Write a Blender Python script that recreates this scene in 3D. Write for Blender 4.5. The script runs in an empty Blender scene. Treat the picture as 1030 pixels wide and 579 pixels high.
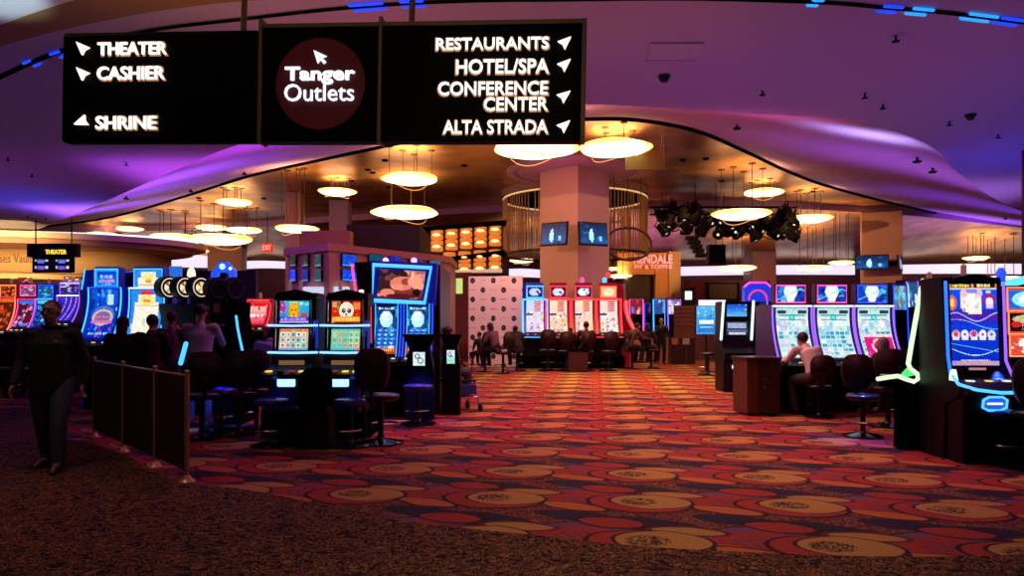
import bpy, bmesh, math, random
import numpy as np
from mathutils import Vector, Matrix
PI = math.pi
F = 740.0; CX = 515.0; HY = 325.0; EYE = 1.5
S = bpy.context.scene
COL = S.collection
# ------------------------------------------------------------------ camera
cam_d = bpy.data.cameras.new('camera'); cam = bpy.data.objects.new('camera', cam_d); COL.objects.link(cam)
cam_d.sensor_width = 36; cam_d.lens = 36 * F / 1030
cam.location = (0, 0, EYE); cam.rotation_euler = (PI/2, 0, 0)
cam_d.shift_y = (HY - 289.5) / 1030
cam_d.clip_end = 300
S.camera = cam
S.view_settings.view_transform = 'Standard'
try: S.view_settings.look = 'None'
except Exception: pass
S.view_settings.gamma = 1; S.view_settings.use_curve_mapping = False
S.view_settings.exposure = 0.0
S.cycles.use_denoising = True
S.cycles.max_bounces = 5; S.cycles.diffuse_bounces = 2; S.cycles.glossy_bounces = 3
S.cycles.sample_clamp_indirect = 4
# ------------------------------------------------------------------ world and lights
w = bpy.data.worlds.new('world'); S.world = w; w.use_nodes = True
w.node_tree.nodes['Background'].inputs[0].default_value = (.30, .14, .34, 1)
w.node_tree.nodes['Background'].inputs[1].default_value = .006

def area(name, loc, size, col, power, up=True, rot=None, sizey=None, spread=None):
    l = bpy.data.lights.new(name, 'AREA'); l.color = col; l.energy = power; l.size = size
    if sizey: l.shape = 'RECTANGLE'; l.size_y = sizey
    if spread: l.spread = spread
    o = bpy.data.objects.new(name, l); COL.objects.link(o); o.location = loc
    o.rotation_euler = rot if rot else ((PI, 0, 0) if up else (0, 0, 0))
    return o
def spot(name, loc, tgt, col, power, ang=60, blend=.8, r=.05):
    l = bpy.data.lights.new(name, 'SPOT'); l.color = col; l.energy = power; l.spot_size = math.radians(ang); l.spot_blend = blend
    l.shadow_soft_size = r
    o = bpy.data.objects.new(name, l); COL.objects.link(o); o.location = loc
    d = Vector(tgt) - Vector(loc); o.rotation_euler = d.to_track_quat('-Z', 'Y').to_euler()
    return o
# added area lights floating below the plaster ceiling, washing it with colour
area('wash_pink', (1.0, 6.8, 3.0), 3.0, (1, .32, .28), 6.0)
area('wash_pink_left', (-1.8, 6.8, 3.3), 2.5, (1, .26, .34), 8)
area('wash_violet', (2.4, 9.3, 2.6), 4.0, (.16, .10, 1), 11)
area('wash_violet_left', (-5.5, 9.0, 2.4), 4.0, (.26, .08, 1), 4.5)
area('wash_blue_left', (-11.8, 18.0, 3.1), 2.6, (.05, .07, 1), 26)
area('wash_mauve_left', (-11, 13.5, 2.4), 4, (.62, .12, .85), 14)
area('wash_blue_right', (6.8, 9.8, 2.6), 3.0, (.12, .08, 1), 11)
area('wash_blue_far_right', (9.2, 13.0, 2.8), 3.0, (.05, .07, 1), 24, spread=2.4)
area('wash_mauve_right', (5.0, 7.6, 2.6), 3.0, (.55, .16, .85), 7)
# more added lights without fittings, colouring the cove band and rear ceiling
area('cove_pink', (2.2, 12.6, 3.6), 3.5, (1, .14, .50), 260, sizey=2, spread=2.2)
area('cove_pink_left', (-5.2, 16.0, 3.6), 5, (.55, .08, 1), 120, spread=2.2)
area('cove_mauve_left', (-10.2, 21.0, 3.8), 4.5, (.36, .12, 1), 190, spread=2.3)
area('cove_violet_far_left', (-12.5, 25.5, 4.9), 3.5, (.30, .12, 1), 45, spread=2.6)
area('cove_violet_farther_left', (-17, 31.0, 5.2), 4, (.32, .14, 1), 80, spread=2.6)
area('cove_violet_right', (9.5, 18.0, 3.4), 5, (.42, .18, .95), 70, spread=2.2)
area('cove_pale_right', (6.7, 13.9, 3.7), 1.2, (.50, .55, 1), 22, spread=1.5)
area('cove_far_right', (17, 26.0, 3.6), 6, (.25, .10, 1), 80, spread=2.2)
area('rear_violet_right', (23, 39.0, 4.4), 6, (.40, .16, 1), 330, spread=2.4)
area('rear_gold_right', (14, 38.0, 4.4), 5, (1, .52, .2), 330, spread=2.2)
area('rear_mauve', (7, 40.0, 4.4), 5, (.6, .25, .9), 200, spread=2.4)
# added area lights, no fittings, colouring the hall and entry carpet
area('hall_warm', (2.8, 18.5, 5.6), 5, (1, .52, .16), 330, up=False, spread=1.7)
area('hall_warm_near', (2.6, 12.3, 4.3), 3.5, (1, .44, .15), 95, up=False, spread=2.0)
area('hall_warm_back', (3.5, 25.5, 6.0), 8, (1, .50, .18), 250, up=False, spread=1.9)
area('hall_magenta', (-2.0, 12.5, 4.3), 3.5, (1, .12, .45), 80, up=False, spread=1.9)
area('entry_warm', (1.9, 7.4, 4.35), 2.2, (1, .58, .36), 22, up=False, spread=1.5)
area('entry_plum', (4.6, 8.4, 4.35), 1.6, (1, .22, .40), 14, up=False, spread=1.5)
area('entry_dim', (.6, 2.6, 4.3), 2.4, (1, .66, .42), 30, up=False, spread=1.8)
area('walk_dim', (-4.6, 6.2, 4.35), 1.5, (1, .45, .40), 6, up=False, spread=1.4)
# added spots, no fittings: salmon column gets orange from left, violet from right
spot('column_orange', (-5.5, 17.5, 5.6), (1.8, 26, 4.4), (1, .45, .13), 1250, 30, .6)
spot('column_violet', (9.0, 18.5, 5.6), (2.9, 26, 4.4), (.45, .25, .95), 380, 30, .6)
spot('column_orange_right', (9.0, 26, 5.6), (17, 35, 4.2), (1, .45, .14), 1500, 30, .6)
spot('restaurant_fill', (9.5, 31, 4.6), (6.6, 36, 4.7), (1, .50, .12), 800, 50, .6)  # added spot to brighten the restaurant fascia
spot('kiosk_spot', (-6.0, 15.0, 5.0), (-5.4, 20.3, 3.4), (1, .45, .30), 130, 60, .6)  # spot aimed at the kiosk front, no fitting
spot('sign_fill', (-1.2, .4, 4.2), (-1.3, 5.0, 3.3), (1, .78, .50), 34, 62, .6)  # added spot to lift the unlit front of the direction sign
spot('medallion_fill', (1.0, 23.0, 5.0), (2.2, 26, 7.0), (1, .18, .60), 60, 80, .8)  # added pink spot aimed up at the ceiling medallion

# ------------------------------------------------------------------ helpers
def P(px, py, d): return Vector(((px - CX) * d / F, d, EYE + (HY - py) * d / F))
def X(px, d): return (px - CX) * d / F
def Zz(py, d): return EYE + (HY - py) * d / F
def onz(px, py, z):
    d = (z - EYE) * F / (HY - py); return Vector(((px - CX) * d / F, d, z))

MATS = {}
def mat(name, col, rough=.6, metal=0, emit=None, es=0, bump=None, spec=.5):
    if name in MATS: return MATS[name]
    m = bpy.data.materials.new(name); m.use_nodes = True; nt = m.node_tree
    b = nt.nodes['Principled BSDF']
    b.inputs['Base Color'].default_value = (*col, 1); b.inputs['Roughness'].default_value = rough
    b.inputs['Metallic'].default_value = metal; b.inputs['Specular IOR Level'].default_value = spec
    if emit:
        b.inputs['Emission Color'].default_value = (*emit, 1); b.inputs['Emission Strength'].default_value = es
    if bump or not emit:      # slight surface variation
        n = nt.nodes.new('ShaderNodeTexNoise'); n.inputs['Scale'].default_value = bump[0] if bump else 18
        tc = nt.nodes.new('ShaderNodeTexCoord'); nt.links.new(tc.outputs['Object'], n.inputs['Vector'])
        bp = nt.nodes.new('ShaderNodeBump'); bp.inputs['Strength'].default_value = bump[1] if bump else .05
        bp.inputs['Distance'].default_value = .01
        nt.links.new(n.outputs['Fac'], bp.inputs['Height']); nt.links.new(bp.outputs['Normal'], b.inputs['Normal'])
    MATS[name] = m; return m
def attr_mat(name, es):
    if name in MATS: return MATS[name]
    m = bpy.data.materials.new(name); m.use_nodes = True; nt = m.node_tree
    b = nt.nodes['Principled BSDF']; a = nt.nodes.new('ShaderNodeAttribute'); a.attribute_name = 'Col'
    if es > 0:
        b.inputs['Base Color'].default_value = (.01, .01, .01, 1); b.inputs['Roughness'].default_value = .25
        nt.links.new(a.outputs['Color'], b.inputs['Emission Color']); b.inputs['Emission Strength'].default_value = es
    else:
        nt.links.new(a.outputs['Color'], b.inputs['Base Color']); b.inputs['Roughness'].default_value = .7
    MATS[name] = m; return m
def neon(name, col, es=3.0): return mat(name, (.02, .02, .02), .4, 0, col, es)

BLACK = mat('black_lacquer', (.0045, .0045, .0055), .42, spec=.16)
BLACKM = mat('matt_black', (.003, .003, .003), .8, spec=.0)
CHAR = mat('charcoal_plastic', (.010, .010, .013), .4, spec=.35)
CHROME = mat('chrome', (.6, .6, .62), .18, 1)
BRASS = mat('brass', (.60, .38, .15), .35, .5)
MAROON = mat('maroon_vinyl', (.028, .006, .008), .5, spec=.3)
VINYL = mat('black_vinyl', (.008, .008, .012), .25)
CREAM = mat('cream_plaster', (.62, .42, .30), .7)
PLASTER = mat('ceiling_plaster', (.56, .50, .60), .8, bump=(3, .08))  # coloured light partly tinted into the white plaster
COVE = mat('cove_plaster', (.52, .30, .56), .75, bump=(2, .1))  # violet light tinted into the base colour of the cove
DARKW = mat('dark_wall', (.030, .012, .014), .7)
REDW = mat('dark_red_wall', (.14, .015, .02), .6)
SCREEN = attr_mat('lit_screen', 1.15)
SCREENHI = attr_mat('bright_lit_screen', 1.6)
TVM = attr_mat('television_picture', 1.5)
PRINT = attr_mat('printed_vinyl', 0)

def link(o, parent=None):
    COL.objects.link(o)
    if parent: o.parent = parent
    return o
def obj(name, bm, m, parent=None, smooth=False, loc=None, mods=None):
    me = bpy.data.meshes.new(name)
    bmesh.ops.recalc_face_normals(bm, faces=bm.faces)
    bm.to_mesh(me); bm.free()
    for x in (m if isinstance(m, (list, tuple)) else [m]): me.materials.append(x)
    if smooth:
        for p in me.polygons: p.use_smooth = True
    o = bpy.data.objects.new(name, me); link(o, parent)
    if loc is not None: o.location = loc
    return o
def tag(o, label=None, cat=None, group=None, kind=None):
    if label: o['label'] = label
    if cat: o['category'] = cat
    if group: o['group'] = group
    if kind: o['kind'] = kind
    return o
def thing(name, label, cat, loc=(0, 0, 0), rz=0, group=None):
    o = bpy.data.objects.new(name, None); COL.objects.link(o); o.empty_display_size = .1
    o.location = loc; o.rotation_euler = (0, 0, rz)
    return tag(o, label, cat, group)
def copy_tree(o, parent=None):
    c = o.copy(); COL.objects.link(c); c.parent = parent
    for ch in [k for k in bpy.data.objects if k.parent == o]: copy_tree(ch, c)
    return c
def struct(name, bm, m, smooth=False):
    return tag(obj(name, bm, m, smooth=smooth), kind='structure')
def B(): return bmesh.new()
def box(bm, a, b, bev=0, mi=0):
    vs = [bm.verts.new((x, y, z)) for x in (a[0], b[0]) for y in (a[1], b[1]) for z in (a[2], b[2])]
    fs = []
    for q in ((0, 1, 3, 2), (4, 6, 7, 5), (0, 4, 5, 1), (2, 3, 7, 6), (0, 2, 6, 4), (1, 5, 7, 3)):
        f = bm.faces.new([vs[i] for i in q]); f.material_index = mi; fs.append(f)
    if bev > 0:
        es = list({e for f in fs for e in f.edges})
        bmesh.ops.bevel(bm, geom=es, offset=bev, segments=2, affect='EDGES', profile=.6)
    return bm
def bx(a, b, bev=0): return box(B(), a, b, bev)
def quad(bm, pts, mi=0):
    f = bm.faces.new([bm.verts.new(p) for p in pts]); f.material_index = mi; return f
def prism_x(bm, prof, x0, x1, bev=0):          # side profile (y,z) extruded in x
    a = [bm.verts.new((x0, y, z)) for y, z in prof]; b = [bm.verts.new((x1, y, z)) for y, z in prof]
    fs = [bm.faces.new(a), bm.faces.new(b[::-1])]
    n = len(prof)
    for i in range(n): fs.append(bm.faces.new((a[i], a[(i+1) % n], b[(i+1) % n], b[i])))
    if bev:
        es = list({e for f in fs[:2] for e in f.edges})
        bmesh.ops.bevel(bm, geom=es, offset=bev, segments=2, affect='EDGES')
    return bm
def prism_y(bm, prof, y0, y1):                  # front outline (x,z) extruded in y
    a = [bm.verts.new((x, y0, z)) for x, z in prof]; b = [bm.verts.new((x, y1, z)) for x, z in prof]
    bm.faces.new(a); bm.faces.new(b[::-1]); n = len(prof)
    for i in range(n): bm.faces.new((a[i], a[(i+1) % n], b[(i+1) % n], b[i]))
    return bm
def prism_z(bm, prof, z0, z1):
    a = [bm.verts.new((x, y, z0)) for x, y in prof]; b = [bm.verts.new((x, y, z1)) for x, y in prof]
    bm.faces.new(a); bm.faces.new(b[::-1]); n = len(prof)
    for i in range(n): bm.faces.new((a[i], a[(i+1) % n], b[(i+1) % n], b[i]))
    return bm
def sweep(bm, pts, rad, seg=10, xa=None, cap=True):
    """tube along pts; rad: float or list of r or (rx, ry); xa fixes the rx axis; rounded ends"""
    pts = [Vector(p) for p in pts]; n = len(pts)
    if not isinstance(rad, (list, tuple)): rad = [rad] * n
    rad = [(r, r) if not isinstance(r, tuple) else r for r in rad]
    rings = []; prev = None
    def frame(t, prev):
        if xa is not None: a = Vector(xa) - t * Vector(xa).dot(t)
        elif prev is not None: a = prev - t * prev.dot(t)
        else:
            a = Vector((1, 0, 0)) if abs(t.x) < .8 else Vector((0, 1, 0)); a = a - t * a.dot(t)
        if a.length < 1e-5: a = t.orthogonal()
        a.normalize(); return a, t.cross(a)
    P_, R_, T_ = [], [], []
    for i in range(n):
        t = (pts[min(i+1, n-1)] - pts[max(i-1, 0)])
        t = t.normalized() if t.length > 1e-9 else Vector((0, 0, 1))
        P_.append(pts[i]); R_.append(rad[i]); T_.append(t)
    if cap:
        r0 = min(rad[0]); r1 = min(rad[-1])
        for k in (.5, .87):
            s = math.sqrt(1 - k * k)
            P_.insert(0, pts[0] - T_[0 if k == .5 else 1] * r0 * k); R_.insert(0, (rad[0][0]*s, rad[0][1]*s)); T_.insert(0, T_[0])
            P_.append(pts[-1] + T_[-1] * r1 * k); R_.append((rad[-1][0]*s, rad[-1][1]*s)); T_.append(T_[-1])
    for p, (rx, ry), t in zip(P_, R_, T_):
        a, b = frame(t, prev); prev = a
        rings.append([bm.verts.new(p + a * rx * math.cos(2*PI*k/seg) + b * ry * math.sin(2*PI*k/seg)) for k in range(seg)])
    for r, q in zip(rings, rings[1:]):
        for k in range(seg): bm.faces.new((r[k], r[(k+1) % seg], q[(k+1) % seg], q[k]))
    bm.faces.new(rings[0][::-1]); bm.faces.new(rings[-1])
    return bm
def lathe(bm, prof, seg=24, c=(0, 0, 0), sx=1, sy=1, fn=None):
    rings = []
    for r, z in prof:
        ring = []
        for k in range(seg):
            a = 2*PI*k/seg; rr = r * (fn(a) if fn else 1)
            ring.append(bm.verts.new((c[0] + rr*sx*math.cos(a), c[1] + rr*sy*math.sin(a), c[2] + z)))
        rings.append(ring)
    for r, q in zip(rings, rings[1:]):
        for k in range(seg): bm.faces.new((r[k], r[(k+1) % seg], q[(k+1) % seg], q[k]))
    if prof[0][0] > 1e-4: bm.faces.new(rings[0][::-1])
    else: bmesh.ops.remove_doubles(bm, verts=rings[0], dist=1e-4)
    if prof[-1][0] > 1e-4: bm.faces.new(rings[-1])
    else: bmesh.ops.remove_doubles(bm, verts=rings[-1], dist=1e-4)
    return bm
def ellipsoid(bm, c, r, seg=16, rot=None):
    m = Matrix.Translation(Vector(c)) @ (rot.to_4x4() if rot else Matrix.Identity(4)) @ Matrix.Diagonal((*r, 1))
    bmesh.ops.create_uvsphere(bm, u_segments=seg, v_segments=max(8, seg*2//3), radius=1, matrix=m); return bm
def text_mesh(s, off=0, ext=.01, shear=0):
    c = bpy.data.curves.new('lettering', 'FONT'); c.body = s; c.size = 1; c.offset = off; c.extrude = ext; c.resolution_u = 3; c.shear = shear
    o = bpy.data.objects.new('lettering', c); COL.objects.link(o)
    dg = bpy.context.evaluated_depsgraph_get(); me = bpy.data.meshes.new_from_object(o.evaluated_get(dg))
    bpy.data.objects.remove(o); bpy.data.curves.remove(c); return me
def text(s, m, parent, x0, x1, z0, z1, y, off=0, ext=.01, grow=0, name='lettering', thick=.02):
    """lettering fitted to the box x0..x1 / z0..z1 in the parent's xz plane, facing -y"""
    me = text_mesh(s, off, ext); bm = B(); bm.from_mesh(me); bpy.data.meshes.remove(me)
    xs = [v.co.x for v in bm.verts]; ys = [v.co.y for v in bm.verts]; zs = [v.co.z for v in bm.verts]
    ax, bx_, ay, by = min(xs), max(xs), min(ys), max(ys); az = max(zs) or 1
    for v in bm.verts:
        u = (v.co.x-ax)/(bx_-ax); t = (v.co.y-ay)/(by-ay)
        v.co = Vector((x0-grow + u*(x1-x0+2*grow), y - v.co.z/az*thick/2, z0-grow + t*(z1-z0+2*grow)))
    return obj(name, bm, m, parent)

# ------------------------------------------------------------------ painted canvases (screen pictures)
def lin(c): return tuple((x/12.92 if x <= .04045 else ((x+.055)/1.055)**2.4) for x in c)
class Canvas:
    def __init__(s, w, h, c=(0, 0, 0)): s.w, s.h = w, h; s.a = np.zeros((h, w, 3)); s.a[:] = c; s.yy, s.xx = np.mgrid[0:h, 0:w]; s.u = (s.xx+.5)/w; s.v = (s.yy+.5)/h
    def rect(s, x0, y0, x1, y1, c, al=1):
        m = (s.u >= x0) & (s.u < x1) & (s.v >= y0) & (s.v < y1); s.a[m] = s.a[m]*(1-al) + np.array(c)*al; return s
    def ell(s, cx, cy, rx, ry, c, al=1, hole=None):
        d = ((s.u-cx)/rx)**2 + ((s.v-cy)/ry)**2; m = d <= 1
        if hole: m &= d > hole*hole
        s.a[m] = s.a[m]*(1-al) + np.array(c)*al; return s
    def grad(s, x0, y0, x1, y1, c0, c1):
        m = (s.u >= x0) & (s.u < x1) & (s.v >= y0) & (s.v < y1); t = ((s.v-y0)/(y1-y0))[..., None]
        g = np.array(c0)*(1-t)+np.array(c1)*t; s.a[m] = g[m]; return s
    def blobs(s, n, pal, seed, x0=0, y0=0, x1=1, y1=1, r=(.02, .08), asp=1):
        R = random.Random(seed)
        for _ in range(n):
            q = R.uniform(*r); s.ell(R.uniform(x0, x1), R.uniform(y0, y1), q, q*asp, R.choice(pal), R.uniform(.5, 1))
        return s
    def words(s, x0, y0, x1, y1, c, seed=1):
        R = random.Random(seed); x = x0
        while x < x1:
            w_ = R.uniform(.03, .06); s.rect(x, y0 + (y1-y0)*R.choice((0, 0, .2)), min(x+w_*.7, x1), y1, c); x += w_
        return s
    def frame(s, c, t=.03, ty=None):
        ty = ty or t; s.rect(0, 0, t, 1, c); s.rect(1-t, 0, 1, 1, c); s.rect(0, 0, 1, ty, c); s.rect(0, 1-ty, 1, 1, c); return s
    def line(s, f, c, t):                       # v = f(u)
        m = np.abs(s.v - f(s.u)) < t; s.a[m] = c; return s
def pic(cv, front, name, m, parent, width_top=None, width=1.0, xoff=0):
    """front: polyline [(y,z)] bottom to top; canvas mapped on it, x from -width/2"""
    pts = [Vector((0, y, z)) for y, z in front]
    L = [0]
    for a, b in zip(pts, pts[1:]): L.append(L[-1] + (b-a).length)
    nz_ = np.random.RandomState(cv.w*7+cv.h).rand(cv.h, cv.w, 1); nc_ = np.random.RandomState(cv.w+3).rand(cv.h, cv.w, 3)
    if m is not PRINT: cv.a = np.clip(cv.a*(.86+.2*nz_) + (nc_-.5)*.07*(cv.a.max(2, keepdims=True) > .12), 0, 1)
    bm = B(); h, w_ = cv.h, cv.w; rows = []
    for j in range(h+1):
        s = L[-1]*(1 - j/h); k = 0
        while k < len(L)-2 and L[k+1] < s: k += 1
        t = (s-L[k])/(L[k+1]-L[k]); p = pts[k].lerp(pts[k+1], t)
        ww = width if width_top is None else width + (width_top-width)*(1-j/h)
        rows.append([bm.verts.new((xoff + (i/w_-.5)*ww, p.y, p.z)) for i in range(w_+1)])
    cl = bm.loops.layers.float_color.new('Col')
    for j in range(h):
        for i in range(w_):
            f = bm.faces.new((rows[j+1][i], rows[j+1][i+1], rows[j][i+1], rows[j][i]))
            c = (*lin(cv.a[j, i]), 1)
            for l in f.loops: l[cl] = c
    me = bpy.data.meshes.new(name); bm.to_mesh(me); bm.free(); me.materials.append(m)
    return link(bpy.data.objects.new(name, me), parent)

# ------------------------------------------------------------------ node materials for the shell
def carpet_material():
    m = bpy.data.materials.new('patterned_carpet'); m.use_nodes = True; nt = m.node_tree; N = nt.nodes; L = nt.links
    b = N['Principled BSDF']; b.inputs['Roughness'].default_value = .85; b.inputs['Specular IOR Level'].default_value = .25
    tc = N.new('ShaderNodeTexCoord'); sep = N.new('ShaderNodeSeparateXYZ')
    nz = N.new('ShaderNodeTexNoise'); nz.inputs['Scale'].default_value = 3; L.new(tc.outputs['Object'], nz.inputs['Vector'])
    L.new(tc.outputs['Object'], sep.inputs[0])
    def M(op, a, b_=None, c=None):
        n = N.new('ShaderNodeMath'); n.operation = op
        for i, v in enumerate((a, b_, c)):
            if v is None: continue
            if isinstance(v, (int, float)): n.inputs[i].default_value = v
            else: L.new(v, n.inputs[i])
        return n.outputs[0]
    wob = M('MULTIPLY', M('SUBTRACT', nz.outputs['Fac'], .5), .05)
    th = math.radians(-6.5); PU, PV = 1.23, 1.13
    x, y = sep.outputs[0], sep.outputs[1]
    # u along the row, v in depth (row at v = 0 passes the tan lens centres)
    u = M('DIVIDE', M('ADD', M('ADD', M('MULTIPLY', M('SUBTRACT', x, .03), math.cos(th)), M('MULTIPLY', M('SUBTRACT', y, 7.45), math.sin(th)*-1*-1)), wob), PU)
    v = M('DIVIDE', M('ADD', M('ADD', M('MULTIPLY', M('SUBTRACT', y, 7.45), math.cos(th)), M('MULTIPLY', M('SUBTRACT', x, .03), -math.sin(th))), wob), PV)
    def cell(t, c): return M('SUBTRACT', M('FRACT', M('ADD', M('SUBTRACT', t, c), .5)), .5)
    def ell(cu, cv, ru, rv, rot=0, pw=2):
        a = cell(u, cu); q = cell(v, cv)
        if rot:
            cr, sr = math.cos(rot), math.sin(rot)
            a, q = M('ADD', M('MULTIPLY', a, cr), M('MULTIPLY', q, sr)), M('SUBTRACT', M('MULTIPLY', q, cr), M('MULTIPLY', a, sr))
        return M('ADD', M('POWER', M('ABSOLUTE', M('DIVIDE', a, ru)), pw), M('POWER', M('ABSOLUTE', M('DIVIDE', q, rv)), pw))
    def mask(d, k=1.0): return M('LESS_THAN', d, k)
    cur = None
    def rgb(c): n = N.new('ShaderNodeRGB'); n.outputs[0].default_value = (*c, 1); return n.outputs[0]
    def over(fac, c):
        nonlocal cur
        n = N.new('ShaderNodeMix'); n.data_type = 'RGBA'
        L.new(fac, n.inputs[0]); L.new(cur, n.inputs[6]); L.new(rgb(c) if isinstance(c, tuple) else c, n.inputs[7]); cur = n.outputs[2]
    NAVY = (.022, .016, .050); MAR = (.16, .020, .022); RED = (.42, .040, .028); ORG = (.60, .16, .04); TAN = (.54, .29, .075); PUR = (.17, .09, .22); SPK = (.42, .17, .06)
    # speckled maroon ground
    vo = N.new('ShaderNodeTexNoise'); vo.inputs['Scale'].default_value = 17; vo.inputs['Distortion'].default_value = 2.5; L.new(tc.outputs['Object'], vo.inputs['Vector'])
    sp = M('GREATER_THAN', vo.outputs['Fac'], .54)
    def lens(cu, cv, ru, rv, rot=0):
        a = cell(u, cu); q = cell(v, cv)
        if rot:
            cr, sr = math.cos(rot), math.sin(rot)
            a, q = M('ADD', M('MULTIPLY', a, cr), M('MULTIPLY', q, sr)), M('SUBTRACT', M('MULTIPLY', q, cr), M('MULTIPLY', a, sr))
        return M('ADD', M('POWER', M('ABSOLUTE', M('DIVIDE', a, ru)), 1.45), M('POWER', M('ABSOLUTE', M('DIVIDE', q, rv)), 2))
    DK = (.035, .008, .012)
    cur = rgb((.10, .016, .020)); over(sp, (.34, .13, .05))
    # dark field sweeping from the red petal down behind the tan lens
    over(mask(lens(.93, .36, .40, .20, -.25)), NAVY); over(mask(lens(.55, -.46, .30, .13, -.3)), NAVY)
    # big purple scale holding the red and orange fan
    dfan = lens(.60, .04, .37, .36, -.22)
    over(mask(dfan, 1.12), DK); over(mask(dfan), PUR)
    stripes = M('GREATER_THAN', M('SINE', M('MULTIPLY', M('ADD', cell(u, .56), M('MULTIPLY', cell(v, .05), .5)), 95)), .1)
    over(mask(lens(.57, .06, .27, .24, -.25)), RED)
    over(M('MULTIPLY', mask(lens(.62, .03, .20, .16, -.25)), stripes), (.20, .05, .10))
    over(mask(lens(.52, -.20, .26, .12, -.42)), DK); over(mask(lens(.51, -.19, .23, .095, -.42)), ORG)
    over(mask(ell(.74, .12, .05, .05)), DK)
    # red petal above the scale
    over(mask(lens(.76, .40, .24, .15, -.25)), DK); over(mask(lens(.75, .40, .20, .115, -.25)), RED)
    # thin tan sliver, then the tan lens with its red crescent
    over(mask(lens(.20, .24, .25, .12, -.12)), MAR); over(mask(lens(.20, .24, .21, .085, -.12)), TAN)
    over(mask(lens(-.05, -.05, .37, .30, -.25), 1.0), DK); over(mask(lens(-.05, -.04, .34, .27, -.25)), RED)
    dl = lens(.035, .01, .27, .215, -.12)
    over(mask(dl, 1.14), (.05, .012, .012)); over(mask(dl), TAN)
    tx = N.new('ShaderNodeTexNoise'); tx.inputs['Scale'].default_value = 15; tx.inputs['Distortion'].default_value = 3; L.new(tc.outputs['Object'], tx.inputs['Vector'])
    over(M('MULTIPLY', mask(ell(-.05, .01, .13, .11), .95), M('GREATER_THAN', tx.outputs['Fac'], .48)), (.06, .025, .02))
    fine = N.new('ShaderNodeTexNoise'); fine.inputs['Scale'].default_value = 140; L.new(tc.outputs['Object'], fine.inputs['Vector'])
    mul = N.new('ShaderNodeMix'); mul.data_type = 'RGBA'; mul.blend_type = 'MULTIPLY'; mul.inputs[0].default_value = .55
    L.new(cur, mul.inputs[6]); L.new(fine.outputs['Fac'], mul.inputs[7])
    g = N.new('ShaderNodeMix'); g.data_type = 'RGBA'; g.blend_type = 'MULTIPLY'; g.inputs[0].default_value = 1; g.inputs[7].default_value = (1.2, 1.2, 1.2, 1)
    L.new(mul.outputs[2], g.inputs[6]); L.new(g.outputs[2], b.inputs['Base Color'])
    bp = N.new('ShaderNodeBump'); bp.inputs['Strength'].default_value = .3; bp.inputs['Distance'].default_value = .01
    L.new(fine.outputs['Fac'], bp.inputs['Height']); L.new(bp.outputs['Normal'], b.inputs['Normal'])
    return m
def leaf_carpet_material():
    m = bpy.data.materials.new('curl_carpet'); m.use_nodes = True; nt = m.node_tree; N = nt.nodes; L = nt.links
    b = N['Principled BSDF']; b.inputs['Roughness'].default_value = .9; b.inputs['Specular IOR Level'].default_value = .2
    tc = N.new('ShaderNodeTexCoord')
    n1 = N.new('ShaderNodeTexNoise'); n1.inputs['Scale'].default_value = 8.5; n1.inputs['Detail'].default_value = 1.5; n1.inputs['Distortion'].default_value = 2.8
    n2 = N.new('ShaderNodeTexNoise'); n2.inputs['Scale'].default_value = 9; n2.inputs['Distortion'].default_value = 2
    L.new(tc.outputs['Object'], n1.inputs['Vector']); L.new(tc.outputs['Object'], n2.inputs['Vector'])
    r = N.new('ShaderNodeValToRGB'); e = r.color_ramp.elements; r.color_ramp.interpolation = 'CONSTANT'
    e[0].position = 0; e[0].color = (.018, .009, .010, 1); e[1].position = .47; e[1].color = (.40, .19, .06, 1)
    a = e.new(.53); a.color = (.020, .010, .010, 1); a = e.new(.60); a.color = (.26, .06, .035, 1); a = e.new(.66); a.color = (.42, .20, .07, 1)
    L.new(n1.outputs['Fac'], r.inputs[0])
    mx = N.new('ShaderNodeMix'); mx.data_type = 'RGBA'; mx.blend_type = 'MULTIPLY'; mx.inputs[0].default_value = .6
    L.new(r.outputs[0], mx.inputs[6]); L.new(n2.outputs['Color'], mx.inputs[7]); L.new(mx.outputs[2], b.inputs['Base Color'])
    return m
def gold_material():
    m = bpy.data.materials.new('burnished_gold_ceiling'); m.use_nodes = True; nt = m.node_tree; N = nt.nodes; L = nt.links
    b = N['Principled BSDF']; b.inputs['Metallic'].default_value = .85; b.inputs['Roughness'].default_value = .33
    tc = N.new('ShaderNodeTexCoord'); n = N.new('ShaderNodeTexNoise'); n.inputs['Scale'].default_value = .9; n.inputs['Detail'].default_value = 5
    L.new(tc.outputs['Object'], n.inputs['Vector'])
    r = N.new('ShaderNodeValToRGB'); e = r.color_ramp.elements; e[0].color = (.34, .15, .07, 1); e[1].color = (.80, .46, .18, 1); e[0].position = .3; e[1].position = .75
    L.new(n.outputs['Fac'], r.inputs[0]); L.new(r.outputs[0], b.inputs['Base Color'])
    br = N.new('ShaderNodeTexBrick'); br.inputs['Scale'].default_value = .9; br.inputs['Mortar Size'].default_value = .012; L.new(tc.outputs['Object'], br.inputs['Vector'])
    wv = N.new('ShaderNodeTexNoise'); wv.inputs['Scale'].default_value = 7; L.new(tc.outputs['Object'], wv.inputs['Vector'])
    ad = N.new('ShaderNodeMath'); ad.operation = 'MULTIPLY_ADD'; L.new(br.outputs['Fac'], ad.inputs[0]); ad.inputs[1].default_value = -.6; L.new(wv.outputs['Fac'], ad.inputs[2])
    bp = N.new('ShaderNodeBump'); bp.inputs['Strength'].default_value = .35; bp.inputs['Distance'].default_value = .03
    L.new(ad.outputs[0], bp.inputs['Height']); L.new(bp.outputs['Normal'], b.inputs['Normal'])
    return m
CARPET = carpet_material(); CURL = leaf_carpet_material(); GOLD = gold_material()

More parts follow.
